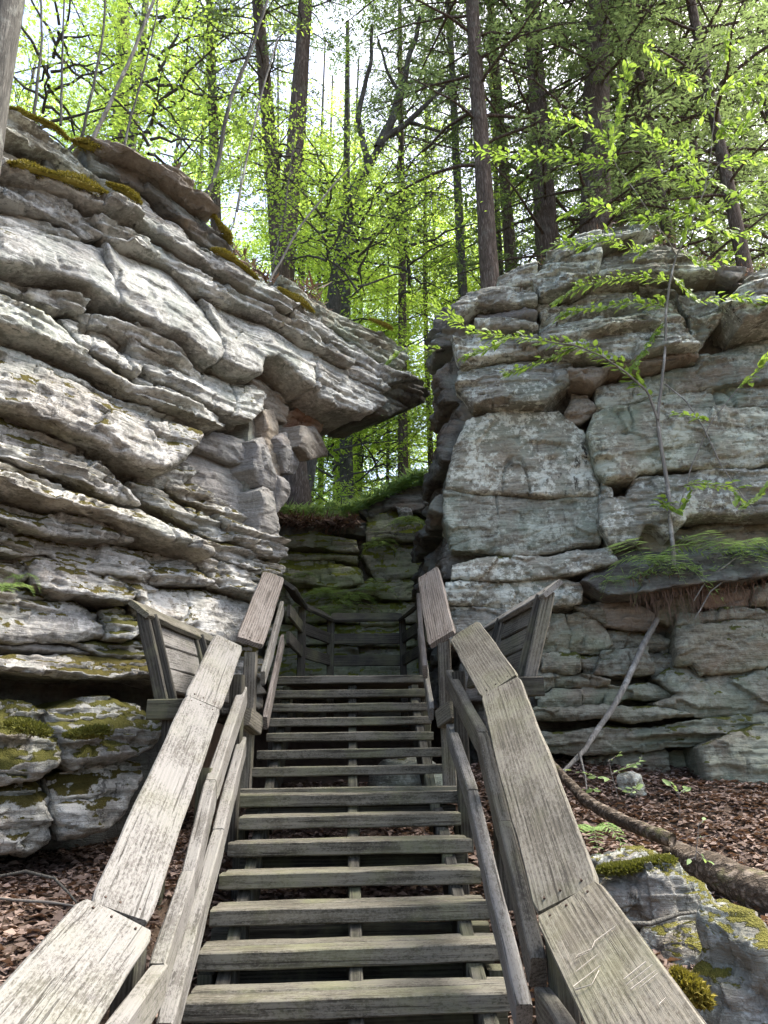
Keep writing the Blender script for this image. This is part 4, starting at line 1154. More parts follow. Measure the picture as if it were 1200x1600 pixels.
# dead leaves on the ground: nobody could count them
def litter(name, x0, x1, y0, y1, n, label=None, mask=None, mat_name='leaf_dry', size=(0.03, 0.095), lift=0.0):
    x, y = RNG.uniform(x0, x1, n), RNG.uniform(y0, y1, n)
    if mask is not None:
        k = mask(x, y)
        x, y = x[k], y[k]
    n = len(x)
    z = gz(x, y)
    z = z + 0.05 * fbm(np.stack([x * 1.4, y * 1.4, 0 * x], 1), 3, 3) + 0.02 * fbm(np.stack([x * 6, y * 6, 0 * x], 1), 9, 2) + RNG.uniform(0.004, 0.035, n) + lift
    a = RNG.uniform(0, 2 * math.pi, n)
    d = np.stack([np.cos(a), np.sin(a), RNG.normal(0, 0.18, n)], 1)
    nr = np.stack([RNG.normal(0, 0.28, n), RNG.normal(0, 0.28, n), np.ones(n)], 1)
    L = RNG.uniform(size[0], size[1], n)
    g = Geo()
    g.leaves(np.stack([x, y, z], 1), d, nr, L, L * RNG.uniform(0.5, 0.75, n), 0.16)
    o = g.obj(name, MAT[mat_name], None, False)
    return tag(o, label, 'dead leaves' if label else None, kind='stuff')
litter('leaf_litter', -5.5, 5.5, 2.2, 8.6, 90000, 'brown dead beech leaves covering the ground round the stairs')
litter('leaf_litter', -9, 9, 9, 17, 16000, 'brown dead leaves on the wooded top behind the cliffs', mask=lambda x, y: gz(x, y) > 4)

g = Geo()
n_ = 900
pp_ = np.array([at(RNG.uniform(940, 1090), RNG.uniform(1400, 1520), 3.95) for _ in range(n_)])
pp_[:, 1] += RNG.uniform(-0.25, 0.25, n_)
pp_[:, 2] = 0.56 + 0.10 * (pp_[:, 1] - 3.7) + RNG.uniform(0.0, 0.06, n_)
a_ = RNG.uniform(0, 6.28, n_)
L_ = RNG.uniform(0.03, 0.085, n_)
g.leaves(pp_, np.stack([np.cos(a_), np.sin(a_), RNG.normal(0, 0.2, n_)], 1), np.stack([RNG.normal(0, 0.3, n_), RNG.normal(0, 0.3, n_), np.ones(n_)], 1), L_, L_ * 0.6, 0.2)
tag(g.obj('leaf_litter', MAT['leaf_dry'], None, False), 'dead leaves caught between the pale rocks behind the right handrail', 'dead leaves', kind='stuff')
# moss cushions
def moss(pts, Y_or_curtain, rad, label, mat_name, n=4200, hgt=0.05, off=0.12):
    """a fuzzy cushion spread along a pixel path lying on a cliff ledge"""
    P_ = []
    for (px, py) in pts:
        if isinstance(Y_or_curtain, Curtain):
            s, z = Y_or_curtain.sz(px, py, off)
            P_.append(Y_or_curtain.world(np.array([s]), np.array([z + 0.05]), np.array([off + 0.10]))[0])
        else:
            P_.append(at(px, py, Y_or_curtain))
    P_ = np.array(P_)
    t = RNG.uniform(0, len(P_) - 1.001, n)
    i0 = t.astype(int)
    c = P_[i0] + (P_[i0 + 1] - P_[i0]) * (t - i0)[:, None]
    ends = np.clip(np.minimum(t, len(P_) - 1 - t) * 2.2, 0.25, 1)
    r3 = RNG.normal(0, 1, (n, 3))
    r3 /= np.linalg.norm(r3, axis=1)[:, None]
    r3[:, 2] = np.where(r3[:, 2] < -0.4, -r3[:, 2], r3[:, 2])
    lump = 0.65 + 0.5 * noise(c * 5, 4)
    k = (RNG.uniform(0.55, 1, n) * lump * ends)[:, None]
    pos = c + r3 * k * np.array([rad, rad, hgt])
    g = Geo()
    d = r3 * [0.6, 0.6, 1.0] + RNG.normal(0, 0.35, (n, 3)) + [0, 0, 0.35]
    g.leaves(pos, d, RNG.normal(0, 1, (n, 3)), RNG.uniform(0.018, 0.035, n), RNG.uniform(0.008, 0.014, n), 0.2)
    body = Geo()
    q = np.linspace(0, len(P_) - 1, 5 * len(P_))
    qi = np.minimum(q.astype(int), len(P_) - 2)
    cp = P_[qi] + (P_[qi + 1] - P_[qi]) * (q - qi)[:, None]
    body.tube(cp, np.clip(np.minimum(q, len(P_) - 1 - q) * 2, 0.12, 1) * hgt * 0.55 * (0.8 + 0.3 * noise(cp * 5, 4)), 8)
    root = tag(empty('moss_cushion', P_[0]), label, 'moss', 'moss cushions on the ledges')
    g.obj('fuzz', MAT[mat_name], root, False)
    body.obj('pad', MAT[mat_name], root)
    return root
moss([(6, 185), (45, 200), (80, 216), (100, 233)], LEFT, 0.10, 'yellow moss strip along the topmost left slab by the frame edge', 'moss_yellow', off=0.05)
moss([(105, 235), (130, 245), (160, 250), (182, 254)], LEFT, 0.09, 'rusty moss strip where the leaning saplings cross the top slab', 'moss_yellow', off=0.1)
moss([(8, 272), (60, 286), (110, 300), (160, 318)], LEFT, 0.11, 'long yellow moss cushion on the ledge under the sapling feet', 'moss_yellow', 4200, 0.06, 0.25)
moss([(160, 302), (185, 312), (212, 332)], LEFT, 0.08, 'short fat moss cushion ending the upper left ledge', 'moss_yellow', 2600, 0.05, 0.2)
moss([(288, 322), (320, 342), (345, 375), (352, 392)], LEFT, 0.08, 'moss fringe hanging on the nose of the brown slab', 'moss_yellow', off=0.1)
moss([(325, 402), (350, 415), (375, 432), (395, 449)], LEFT, 0.10, 'bright yellow moss pillow above the centre of the left cliff', 'moss_yellow', 3600, 0.06, 0.2)
moss([(428, 462), (455, 478), (482, 498)], LEFT, 0.08, 'moss strip further right below the dry grass', 'moss_yellow', 2200, 0.05, 0.15)
moss([(570, 508), (590, 516), (606, 524)], LEFT, 0.07, 'tiny moss tuft on the tip of the overhanging slab', 'moss_yellow', 1200, 0.04, 0.0)
moss([(938, 1362), (975, 1360), (1015, 1352), (1050, 1345)], 4.3, 0.12, 'dense green moss cushion on the low rock behind the right handrail', 'moss_green', 5000, 0.05)
moss([(1058, 1520), (1080, 1548), (1100, 1575)], 3.25, 0.06, 'yellow moss on the shoulder of the corner rock', 'moss_yellow', 2200, 0.018)
moss([(15, 1130), (45, 1140), (70, 1150)], 5.35, 0.12, 'green moss mat over the boulder at the left edge', 'moss_green', 3000, 0.05)
moss([(100, 1150), (135, 1150), (165, 1140)], 5.55, 0.13, 'green moss apron on the broad boulder', 'moss_green', 3600, 0.05)

# ferns
def frond(g, base, dirv, L, up=0.5, droop=0.8, pairs=11, w=0.46):
    d = np.array([dirv[0], dirv[1], 0.0])
    d /= np.linalg.norm(d)
    side = np.array([-d[1], d[0], 0])
    t = np.linspace(0, 1, pairs + 2)
    P_ = np.array(base) + np.outer(t * L, d) + np.outer(L * (up * t - droop * t * t), [0, 0, 1])
    g.tube(P_, np.linspace(0.003, 0.001, len(P_)), 3)
    tg = np.gradient(P_, axis=0)
    C, Dv, Nn, Ls, Ws = [], [], [], [], []
    for q in range(1, pairs + 2):
        ln = L * w * math.sin(math.pi * min(1, (t[q] * 0.86 + 0.10))) ** 0.8 * (1 - 0.35 * t[q])
        for s in (-1, 1):
            dv = side * s + d * 0.45 + np.array([0, 0, -0.12])
            C.append(P_[q]); Dv.append(dv + np.array([0, 0, random.uniform(-0.15, 0.05)])); Nn.append([0, -0.35, 1])
            Ls.append(ln); Ws.append(max(0.010, L * 0.062 * (1 - 0.5 * t[q])))
    g.leaves(C, Dv, Nn, Ls, Ws, 0.1)
def fern(c, n, L, label, face=(0, -1), spread=2.2, group='ferns on the ledges', pairs=11):
    root = tag(empty('fern', c), label, 'fern', group)
    a0 = math.atan2(face[1], face[0])
    for q in range(n):
        g = Geo()
        a = a0 + (q / max(1, n - 1) - 0.5) * spread * 1.3 + random.uniform(-0.2, 0.2)
        frond(g, np.array(c), (math.cos(a), math.sin(a)), L * random.uniform(0.7, 1.1), random.uniform(0.9, 1.5), random.uniform(1.2, 1.9), pairs)
        g.obj('frond', MAT['leaf_fern'], root, False)
for px, py, Y, n, L, lab in (
    (1015, 885, 7.75, 7, 0.62, 'lush fern left of the pale sapling on the right ledge'),
    (1045, 892, 7.70, 5, 0.5, 'fern growing round the foot of the pale sapling'),
    (960, 915, 7.85, 6, 0.32, 'small dark fern at the left end of the right ledge'),
    (1130, 868, 7.75, 7, 0.6, 'fern with arching fronds right of the pale sapling'),
    (1185, 872, 7.7, 6, 0.55, 'fern at the right edge of the ledge'),
    (8, 925, 5.55, 6, 0.26, 'drooping fern on the left cliff by the frame edge'),
    (30, 905, 5.7, 4, 0.2, 'tiny fern sprig above the drooping left fern'),
    (925, 1300, 5.0, 5, 0.24, 'small bright fern beside the low lichen-white rock'),
    (1205, 1520, 3.6, 4, 0.22, 'fern tip poking in at the bottom right edge'),
    (500, 935, 11.0, 7, 0.5, 'fern hanging on the mossy back wall left of centre'),
    (545, 940, 11.0, 7, 0.55, 'fern hanging on the mossy back wall at the centre'),
    (585, 925, 11.1, 6, 0.45, 'fern on the back wall right of centre'),
    (520, 965, 10.95, 7, 0.5, 'dark fern low on the back wall behind the landing fence'),
    (470, 905, 11.05, 5, 0.4, 'fern on the left ledge of the back wall'),
    (590, 855, 11.1, 6, 0.4, 'fern at the corner ledge of the back wall'),
    (640, 820, 11.1, 6, 0.4, 'fern on the upper right of the back wall'),
):
    fern(at(px, py, Y), n, L, lab)
# grassy fringe along the top of the back wall
def fringe(name, pts, Y, n, hgt, label, mat_name='leaf_fern', dep=0.5, hang=0.3):
    pts = np.array(pts, float)
    t = RNG.uniform(0, len(pts) - 1.001, n)
    i0 = t.astype(int)
    pp = pts[i0] + (pts[i0 + 1] - pts[i0]) * (t - i0)[:, None]
    yy = Y + RNG.uniform(-0.25, dep, n)
    c = np.array([at(x, y, q) for (x, y), q in zip(pp, np.full(n, Y))])
    c[:, 1] = yy
    a = RNG.uniform(0, 2 * math.pi, n)
    d = np.stack([np.cos(a), np.sin(a) - hang, RNG.uniform(-hang, 1.0, n)], 1)
    g = Geo()
    L = RNG.uniform(0.4, 1, n) * hgt
    g.leaves(c, d, RNG.normal(0, 1, (n, 3)), L, L * RNG.uniform(0.06, 0.22, n), 0.2)
    return tag(g.obj(name, MAT[mat_name], None, False), label, 'undergrowth', kind='stuff')
fringe('undergrowth', [(400, 800), (470, 802), (550, 800), (600, 775), (645, 750), (700, 745)], 11.4, 5200, 0.30, 'low green plants along the top of the back wall', dep=1.2)
fringe('undergrowth', [(430, 815), (500, 822), (560, 818)], 11.2, 1200, 0.25, 'dry strands hanging over the back wall', 'leaf_dry', 0.2, 1.2)
fringe('undergrowth', [(320, 392), (370, 412), (430, 455), (500, 470)], 8.3, 900, 0.28, 'dry grass and pine straw on the left cliff top', 'leaf_dry', 0.8)
fringe('undergrowth', [(960, 905), (1030, 900), (1100, 895), (1200, 880)], 7.75, 260, 0.12, 'weeds along the soil ledge of the right cliff', 'leaf_fern', 0.3)
fringe('undergrowth', [(780, 455), (880, 392), (960, 362), (1050, 385), (1110, 430), (1200, 425)], 9.2, 1800, 0.10, 'pine needles and twigs on top of the right cliff', 'leaf_dry', 1.0)

# hanging roots under the soil ledge
g = Geo()
for q in range(170):
    px, py = random.uniform(985, 1105), random.uniform(893, 915)
    if random.random() < 0.25: px = random.uniform(1105, 1210)
    p = at(px, py, 7.78 + random.uniform(-0.08, 0.05))
    n_ = 7
    L = random.uniform(0.12, 0.55)
    w_ = np.cumsum(np.random.default_rng(q).normal(0, 0.018, (n_, 2)), 0)
    P_ = np.stack([p[0] + w_[:, 0], p[1] + w_[:, 1] * 0.5, p[2] - np.linspace(0, L, n_)], 1)
    g.tube(P_, np.linspace(random.uniform(0.002, 0.007), 0.001, n_), 4)
tag(g.obj('hanging_roots', MAT['root_brown']), 'matted brown roots hanging below the fern ledge on the right', 'roots', kind='stuff')
for pts, lab in (([(1135, 905), (1110, 925), (1095, 955), (1085, 970)], 'pale root curling down right of the hanging roots'), ([(1150, 872), (1105, 905), (1085, 940)], 'thin pale root arching out from the fern ledge')):
    log('root', [at(x, y, 7.65) for x, y in pts], [0.008, 0.009, 0.005], 'bark_pale', lab, 'root', 0.05, 5)

# ---- saplings with separate leaves
def leaf_shape(g, c, d, nr, L, W):
    """pointed oval leaf: two quads folded along the midrib"""
    d = d / np.linalg.norm(d); s = np.cross(d, nr); s /= np.linalg.norm(s) + 1e-9; u = np.cross(s, d)
    p = lambda a, b, h: c + d * L * a + s * W * b + u * W * h
    v = [p(0, 0, 0), p(0.30, 0.46, 0.14), p(0.68, 0.36, 0.10), p(1.0, 0, -0.10), p(0.68, -0.36, 0.10), p(0.30, -0.46, 0.14), p(0.33, 0, 0), p(0.68, 0, -0.02)]
    g.add(v, [[0, 6, 1, 1], [6, 7, 2, 1], [7, 3, 2, 2], [0, 5, 6, 6], [5, 4, 7, 6], [4, 3, 7, 7]])
def tri_fix(g):
    pass
def sapling(name, label, stems, Y, sprays, mat_bark='bark_pale', leaf='leaf_sapling', leafL=0.085, group=None, dens=0.055, seed=1, cat='sapling'):
    rs = random.Random(seed)
    base = at(*stems[0][0][0], Y)
    root = tag(empty(name, base), label, cat, group)
    for pts, r0, r1, dy in stems:
        g = Geo()
        P_ = np.array([at(x, y, Y + dy * k / max(1, len(pts) - 1)) for k, (x, y) in enumerate(pts)])
        tt = np.linspace(0, len(P_) - 1, len(P_) * 4)
        P2 = np.stack([np.interp(tt, np.arange(len(P_)), P_[:, q]) for q in range(3)], 1)
        P2 += 0.008 * np.stack([noise(P2 * 4 + q, seed) for q in (1, 5, 9)], 1)
        g.tube(P2, np.linspace(r0, r1, len(P2)), 7)
        g.obj('stem' if r0 > 0.012 else 'branch', MAT[mat_bark], root)
    for pts, dy0, dy1, dn in sprays:
        g, tw = Geo(), Geo()
        P_ = np.array([at(x, y, Y + dy0 + (dy1 - dy0) * k / max(1, len(pts) - 1)) for k, (x, y) in enumerate(pts)])
        seg = np.linalg.norm(np.diff(P_, axis=0), axis=1)
        cum = np.concatenate([[0], np.cumsum(seg)])
        tw.tube(P_, np.linspace(0.005, 0.0015, len(P_)), 4)
        s = 0.03
        k = 0
        while s < cum[-1]:
            p = np.array([np.interp(s, cum, P_[:, q]) for q in range(3)])
            i_ = min(np.searchsorted(cum, s), len(P_) - 1)
            d = P_[i_] - P_[i_ - 1]
            d /= np.linalg.norm(d) + 1e-9
            sd_ = np.cross(d, [0, 0, 1.0])
            if np.linalg.norm(sd_) < 0.3: sd_ = np.array([rs.uniform(-1, 1), rs.uniform(-1, 1), 0.1])
            sd_ /= np.linalg.norm(sd_)
            sg = 1 if k % 2 else -1
            # a short side twig with 2 to 4 leaves, or one leaf
            nl = rs.choice((1, 2, 3)) if dn > 0 else 1
            tdir = sd_ * sg * rs.uniform(0.5, 1.0) + d * 0.6 + np.array([0, 0, rs.uniform(-0.15, 0.3)])
            tdir /= np.linalg.norm(tdir)
            tl = 0.05 * nl * rs.uniform(0.7, 1.6)
            if nl > 1: tw.tube([p, p + tdir * tl], [0.002, 0.001], 3)
            for m_ in range(nl):
                c = p + tdir * tl * m_ / max(1, nl)
                ld = tdir + sd_ * rs.uniform(-0.7, 0.7) + d * rs.uniform(0, 0.6) + np.array([rs.uniform(-.2, .2), rs.uniform(-.2, .2), rs.uniform(-0.5, 0.15)])
                nr = np.array([rs.gauss(0, 0.35), rs.gauss(-0.7, 0.4), 0.9])
                L = leafL * rs.uniform(0.45, 1.15)
                leaf_shape(g, c, ld, nr, L, L * rs.uniform(0.5, 0.62))
            s += dens * rs.uniform(0.6, 1.4)
            k += 1
        tw.obj('twig', MAT['twig'], root)
        tag(g.obj('leaf_spray', MAT[leaf], root, False), kind='stuff')
    return root
sapling('sapling', 'slim pale sapling with bright green leaves growing from the right ledge', [
    ([(1053, 885), (1050, 840), (1046, 790), (1040, 740), (1032, 690), (1028, 655)], 0.026, 0.022, 0.05),
    ([(1028, 655), (1032, 610), (1038, 560), (1041, 490), (1046, 440), (1057, 400)], 0.020, 0.012, -0.1),
    ([(1028, 655), (1012, 612), (975, 580), (940, 556), (900, 540), (850, 532)], 0.016, 0.006, -0.5),
    ([(1057, 400), (1040, 370), (1000, 310), (962, 258), (946, 212)], 0.009, 0.004, -0.3),
    ([(1057, 400), (1075, 360), (1100, 300), (1120, 260), (1160, 230), (1200, 200)], 0.010, 0.004, -0.3),
    ([(1100, 300), (1112, 230), (1118, 150), (1135, 80)], 0.006, 0.003, -0.2),
    ([(1038, 600), (1070, 625), (1100, 670), (1125, 725), (1160, 775), (1185, 800)], 0.009, 0.004, -0.5),
    ([(1062, 790), (1080, 730), (1110, 660), (1150, 610), (1200, 570)], 0.008, 0.004, -0.4),
], 7.65, [
    ([(1020, 620), (975, 580), (940, 556), (900, 541), (850, 533), (800, 527), (741, 520), (697, 492), (672, 474)], 0, -0.7, 1),
    ([(900, 541), (860, 560), (820, 575), (790, 585)], -0.2, -0.4, 1),
    ([(800, 527), (760, 545), (720, 560)], -0.5, -0.7, 1),
    ([(690, 545), (660, 552), (630, 545), (612, 560)], -0.7, -0.9, 1),
    ([(962, 258), (923, 256), (875, 243), (810, 247), (741, 236)], -0.3, -0.8, 1),
    ([(962, 258), (949, 217), (900, 195), (860, 186)], -0.3, -0.6, 1),
    ([(955, 235), (966, 173), (975, 143), (983, 91)], -0.3, -0.5, 1),
    ([(1005, 65), (1020, 85), (1050, 113), (1085, 130)], -0.6, -0.6, 1),
    ([(1139, 39), (1131, 87), (1113, 121), (1105, 170)], -0.5, -0.4, 1),
    ([(1000, 310), (960, 330), (920, 320), (890, 330)], -0.2, -0.5, 1),
    ([(1040, 370), (1000, 395), (950, 372), (905, 385), (870, 380)], -0.1, -0.5, 1),
    ([(1048, 440), (1000, 432), (950, 437), (900, 450), (870, 470)], 0, -0.4, 1),
    ([(1042, 480), (990, 470), (940, 480), (880, 490)], 0, -0.4, 1),
    ([(1041, 500), (1020, 530), (1000, 560), (990, 575)], 0, -0.2, 1),
    ([(1050, 430), (1090, 470), (1140, 465), (1200, 470)], 0, -0.4, 1),
    ([(1075, 360), (1110, 350), (1150, 370), (1200, 350)], -0.1, -0.5, 1),
    ([(1060, 390), (1100, 415), (1150, 400)], -0.1, -0.4, 1),
    ([(1100, 300), (1060, 280), (1020, 270), (990, 275)], -0.2, -0.6, 1),
    ([(1105, 280), (1060, 235), (1030, 225), (1005, 200)], -0.2, -0.6, 1),
    ([(1112, 230), (1150, 180), (1180, 130), (1215, 110)], -0.2, -0.6, 1),
    ([(1120, 260), (1160, 250), (1200, 250)], -0.3, -0.6, 1),
    ([(1116, 190), (1150, 215), (1190, 165)], -0.3, -0.6, 1),
    ([(1118, 150), (1160, 120), (1200, 150)], -0.3, -0.6, 1),
    ([(1085, 335), (1050, 330), (1020, 345), (985, 340)], -0.2, -0.5, 1),
    ([(1065, 385), (1085, 320), (1120, 330), (1170, 300), (1210, 290)], -0.2, -0.6, 1),
    ([(1110, 280), (1140, 300), (1180, 325)], -0.2, -0.6, 1),
    ([(1110, 660), (1080, 650), (1050, 645)], -0.3, -0.4, 0),
    ([(1150, 610), (1175, 590), (1200, 560)], -0.4, -0.5, 1),
    ([(1060, 760), (1100, 755), (1145, 765), (1160, 785)], -0.2, -0.4, 1),
    ([(1150, 800), (1180, 780), (1200, 760)], -0.5, -0.5, 1),
    ([(1048, 790), (1030, 785), (1060, 800), (1075, 780)], -0.05, -0.2, 1),
], seed=3, dens=0.024, leafL=0.112)
sapling('seedling', 'leafy seedling in front of the base slab of the right cliff', [([(965, 1245), (955, 1210), (950, 1185)], 0.004, 0.002, 0)], 6.2,
        [([(958, 1220), (935, 1215), (912, 1208)], 0, -0.1, 1), ([(955, 1210), (985, 1195), (1000, 1190)], 0, 0, 1), ([(950, 1190), (965, 1180)], 0, 0, 1), ([(960, 1230), (985, 1240), (1000, 1225)], 0, -0.1, 1), ([(940, 1235), (920, 1232)], 0, -0.1, 1)], leaf='leaf_fern', seed=5, leafL=0.075, cat='seedling', mat_bark='twig')
sapling('seedling', 'small seedling on the leaves right of the base slab', [([(1062, 1275), (1060, 1240), (1058, 1225)], 0.003, 0.0015, 0)], 6.4,
        [([(1060, 1240), (1045, 1225)], 0, 0, 1), ([(1060, 1240), (1075, 1232)], 0, 0, 1)], leaf='leaf_fern', seed=6, cat='seedling', mat_bark='twig')
sapling('seedling', 'tiny seedling beside the thick rough-barked log', [([(1085, 1345), (1088, 1310), (1092, 1285)], 0.003, 0.0015, 0)], 5.0,
        [([(1088, 1310), (1110, 1305)], 0, 0, 1), ([(1090, 1290), (1100, 1282)], 0, 0, 1), ([(1086, 1340), (1070, 1345)], 0, 0, 1), ([(1088, 1330), (1105, 1345)], 0, 0, 1)], leaf='leaf_fern', seed=8, leafL=0.06, cat='seedling', mat_bark='twig')
for q, (pp, r, sp, lab) in enumerate((
    ([(50, 200), (60, 120), (66, 60), (62, -40)], 0.022, [([(66, 60), (100, 40), (140, 30)], 0, 0.3, 1), ([(62, 90), (30, 70), (15, 50)], 0, 0.3, 1)], 'thin dark stem nearest the frame edge on the left cliff top'),
    ([(95, 195), (97, 120), (98, 60), (102, -40)], 0.018, [([(97, 100), (130, 80), (160, 70)], 0, 0.3, 1)], 'straight dark stem second from the left on the cliff top'),
    ([(80, 275), (98, 245), (128, 215), (145, 140), (160, 60), (168, -40)], 0.024, [([(140, 160), (180, 150), (220, 135)], 0, 0.2, 1), ([(150, 120), (200, 110), (240, 95)], 0, 0.2, 1), ([(130, 210), (170, 185), (215, 175)], 0, 0.2, 1)], 'crooked dark sapling rooted in the moss ledge'),
    ([(140, 228), (165, 175), (205, 90), (240, 0), (252, -40)], 0.03, [([(190, 120), (230, 105), (260, 120)], 0, 0.2, 1), ([(175, 150), (215, 150), (250, 160)], 0, 0.2, 1), ([(165, 175), (200, 190), (235, 200)], 0, 0.2, 1)], 'pale leaning sapling above the rusty moss'),
    ([(190, 248), (205, 180), (225, 110), (245, 20), (248, -40)], 0.016, [([(205, 180), (230, 170), (260, 175)], 0, 0.2, 1)], 'slender grey stem right of the pale leaning sapling'),
    ([(315, 325), (340, 260), (352, 190), (362, 150), (392, 80), (418, 0), (425, -40)], 0.032, [([(352, 190), (390, 175), (420, 160)], 0, 0.2, 1), ([(340, 260), (330, 240), (320, 225)], 0, 0.2, 0)], 'curving grey sapling behind the brown boulder on the left top'),
    ([(370, 330), (382, 262), (405, 160), (425, 90), (436, 50)], 0.017, [([(436, 50), (470, 45), (500, 35)], 0, 0.2, 1), ([(385, 250), (350, 275), (330, 280)], 0, -0.2, 1), ([(375, 300), (345, 305), (325, 300)], 0, -0.2, 1), ([(390, 220), (420, 210), (435, 195)], 0, 0, 1), ([(380, 270), (400, 300), (420, 290)], 0, -0.1, 1), ([(372, 320), (390, 330), (400, 345)], 0, -0.1, 1)], 'thin whitish sapling with a fork at its top'),
    ([(420, 440), (470, 352), (520, 290), (565, 240)], 0.016, [([(520, 290), (545, 300), (560, 320)], 0, 0.2, 0)], 'bare pale pole leaning right over the left cliff edge'),
    ([(340, 405), (365, 350), (375, 300), (378, 255)], 0.011, [([(368, 340), (350, 370), (340, 400)], 0, -0.1, 1), ([(372, 310), (395, 325), (410, 345)], 0, -0.1, 1), ([(350, 385), (375, 390), (385, 410)], 0, -0.1, 1)], 'leafy shoot standing in the dry grass'),
    ([(425, 420), (445, 330), (455, 250), (462, 200)], 0.009, [([(445, 330), (470, 325), (500, 315)], 0, 0.1, 1)], 'spindly twig rising left of the bare leaning pole'),
)):
    sapling('sapling', lab, [(pp, r, r * 0.55, 0.1)], 7.0 + 0.5 * (pp[0][0] > 250) + 0.5 * (pp[0][0] > 400), sp, mat_bark='bark_pale' if q in (3, 6, 7, 8) else 'bark_grey', leaf='leaf_bright', leafL=0.075, group='saplings on the left cliff top', seed=30 + q)

# ------------------------------------------------------------------ the wood
def hemlock_parts(seed, nb=70, zlo=2.0, zhi=24.0, reach=4.0, full=0.35):
    """limbs and needle sprays of a hemlock whose trunk is the z axis"""
    r = np.random.default_rng(seed)
    limbs, leaves = Geo(), Geo()
    for q in range(nb):
        z0 = zlo + (zhi - zlo) * (q / nb) ** 0.9 + r.uniform(-0.2, 0.2)
        a = q * 2.4 + r.uniform(-0.5, 0.5)
        L = reach * (0.55 + 0.45 * math.sin(math.pi * min(1, 0.25 + 0.75 * (q / nb)))) * r.uniform(0.6, 1.1)
        bare = r.uniform() < 0.25 and q < nb * 0.4
        d = np.array([math.cos(a), math.sin(a), 0])
        n = 9
        t = np.linspace(0, 1, n)
        P_ = np.outer(t * L, d) + np.outer(z0 + L * (0.18 * t - r.uniform(0.2, 0.5) * t * t), [0, 0, 1])
        P_[1:] += np.cumsum(r.normal(0, 0.03 * L / 3, (n - 1, 3)), 0)
        limbs.tube(P_, np.linspace(0.022 + 0.006 * L, 0.005, n), 5)
        tg = np.gradient(P_, axis=0)
        m_ = int(L / 0.16)
        for k in range(m_):
            f = 0.12 + 0.88 * (k + r.uniform(0, 1)) / m_
            s = 1 if k % 2 else -1
            p = np.array([np.interp(f, t, P_[:, c]) for c in range(3)])
            side = np.array([-d[1], d[0], 0]) * s
            tl = L * 0.30 * (1.05 - f * 0.75) * r.uniform(0.6, 1.2)
            td = side * 0.9 + d * r.uniform(0.3, 0.8) + np.array([0, 0, r.uniform(-0.35, 0.05)])
            td /= np.linalg.norm(td)
            e = p + td * tl + np.array([0, 0, -0.10 * tl])
            limbs.tube([p, (p + e) / 2 + r.normal(0, 0.02, 3), e], [0.006, 0.004, 0.002], 3)
            if bare or f < full * r.uniform(0.4, 1.2): continue
            cnt = int(tl / 0.025)
            if cnt < 2: continue
            w_ = r.uniform(0.08, 1, cnt)
            c = p + np.outer(w_, e - p) + r.normal(0, 0.025, (cnt, 3))
            sg = np.where(np.arange(cnt) % 2, 1, -1)[:, None]
            pd = np.cross(td, [0, 0, 1.0])
            dv = pd[None] * sg * r.uniform(0.5, 1.0, (cnt, 1)) + td[None] * 0.7 + np.stack([0 * w_, 0 * w_, r.uniform(-0.4, 0.1, cnt)], 1)
            ln = r.uniform(0.07, 0.17, cnt)
            nr = np.stack([r.normal(0, 0.35, cnt), r.normal(0, 0.35, cnt), np.ones(cnt)], 1)
            leaves.leaves(c, dv, nr, ln, ln * r.uniform(0.22, 0.38, cnt), 0.15)
    return limbs, leaves

def broad_parts(seed, zlo=2.0, zhi=22.0, reach=5.0, nb=38, per=85, leaf=0.085):
    """limbs and leaf sprays of a broadleaf tree whose trunk is the z axis"""
    r = np.random.default_rng(seed)
    limbs, leaves = Geo(), Geo()
    for q in range(nb):
        u = q / nb
        z0 = zlo + (zhi - zlo) * u * 0.9
        a = q * 2.4 + r.uniform(-0.6, 0.6)
        L = reach * (0.5 + 0.5 * math.sin(math.pi * (0.2 + 0.75 * u))) * r.uniform(0.65, 1.15)
        d = np.array([math.cos(a), math.sin(a), 0])
        n = 8
        t = np.linspace(0, 1, n)
        P_ = np.outer(t * L, d) + np.outer(z0 + L * (r.uniform(0.25, 0.7) * t - 0.2 * t * t), [0, 0, 1])
        P_[1:] += np.cumsum(r.normal(0, 0.10 * L / 4, (n - 1, 3)), 0)
        limbs.tube(P_, np.linspace(0.016 + 0.006 * L, 0.004, n), 5)
        m_ = int(L * 3.2)
        for k in range(m_):
            f = 0.22 + 0.78 * (k + r.uniform(0, 1)) / m_
            p = np.array([np.interp(f, t, P_[:, c]) for c in range(3)])
            b = r.uniform(0, 2 * math.pi)
            td = np.array([math.cos(b), math.sin(b), r.uniform(-0.15, 0.45)]) + d * 0.5
            td /= np.linalg.norm(td)
            tl = r.uniform(0.5, 1.25) * (1.1 - 0.4 * f)
            e = p + td * tl
            limbs.tube([p, (p + e) / 2 + r.normal(0, 0.05, 3), e], [0.005, 0.003, 0.0015], 3)
            cnt = int(per * tl)
            w_ = r.uniform(0.15, 1.05, cnt)
            pd = np.cross(td, [0, 0, 1.0])
            pd /= np.linalg.norm(pd) + 1e-9
            off = r.normal(0, 0.20, cnt)
            c = p + np.outer(w_, e - p) + np.outer(off, pd) + np.stack([0 * w_, 0 * w_, r.normal(0, 0.05, cnt)], 1)
            dv = td[None] * 0.6 + np.outer(np.sign(off), pd) + r.normal(0, 0.35, (cnt, 3)) + [0, 0, -0.2]
            nr = np.stack([r.normal(0, 0.45, cnt), r.normal(0, 0.45, cnt), np.ones(cnt)], 1)
            ln = leaf * r.uniform(0.7, 1.25, cnt)
            leaves.leaves(c, dv, nr, ln, ln * r.uniform(0.5, 0.75, cnt), 0.18)
    return limbs, leaves

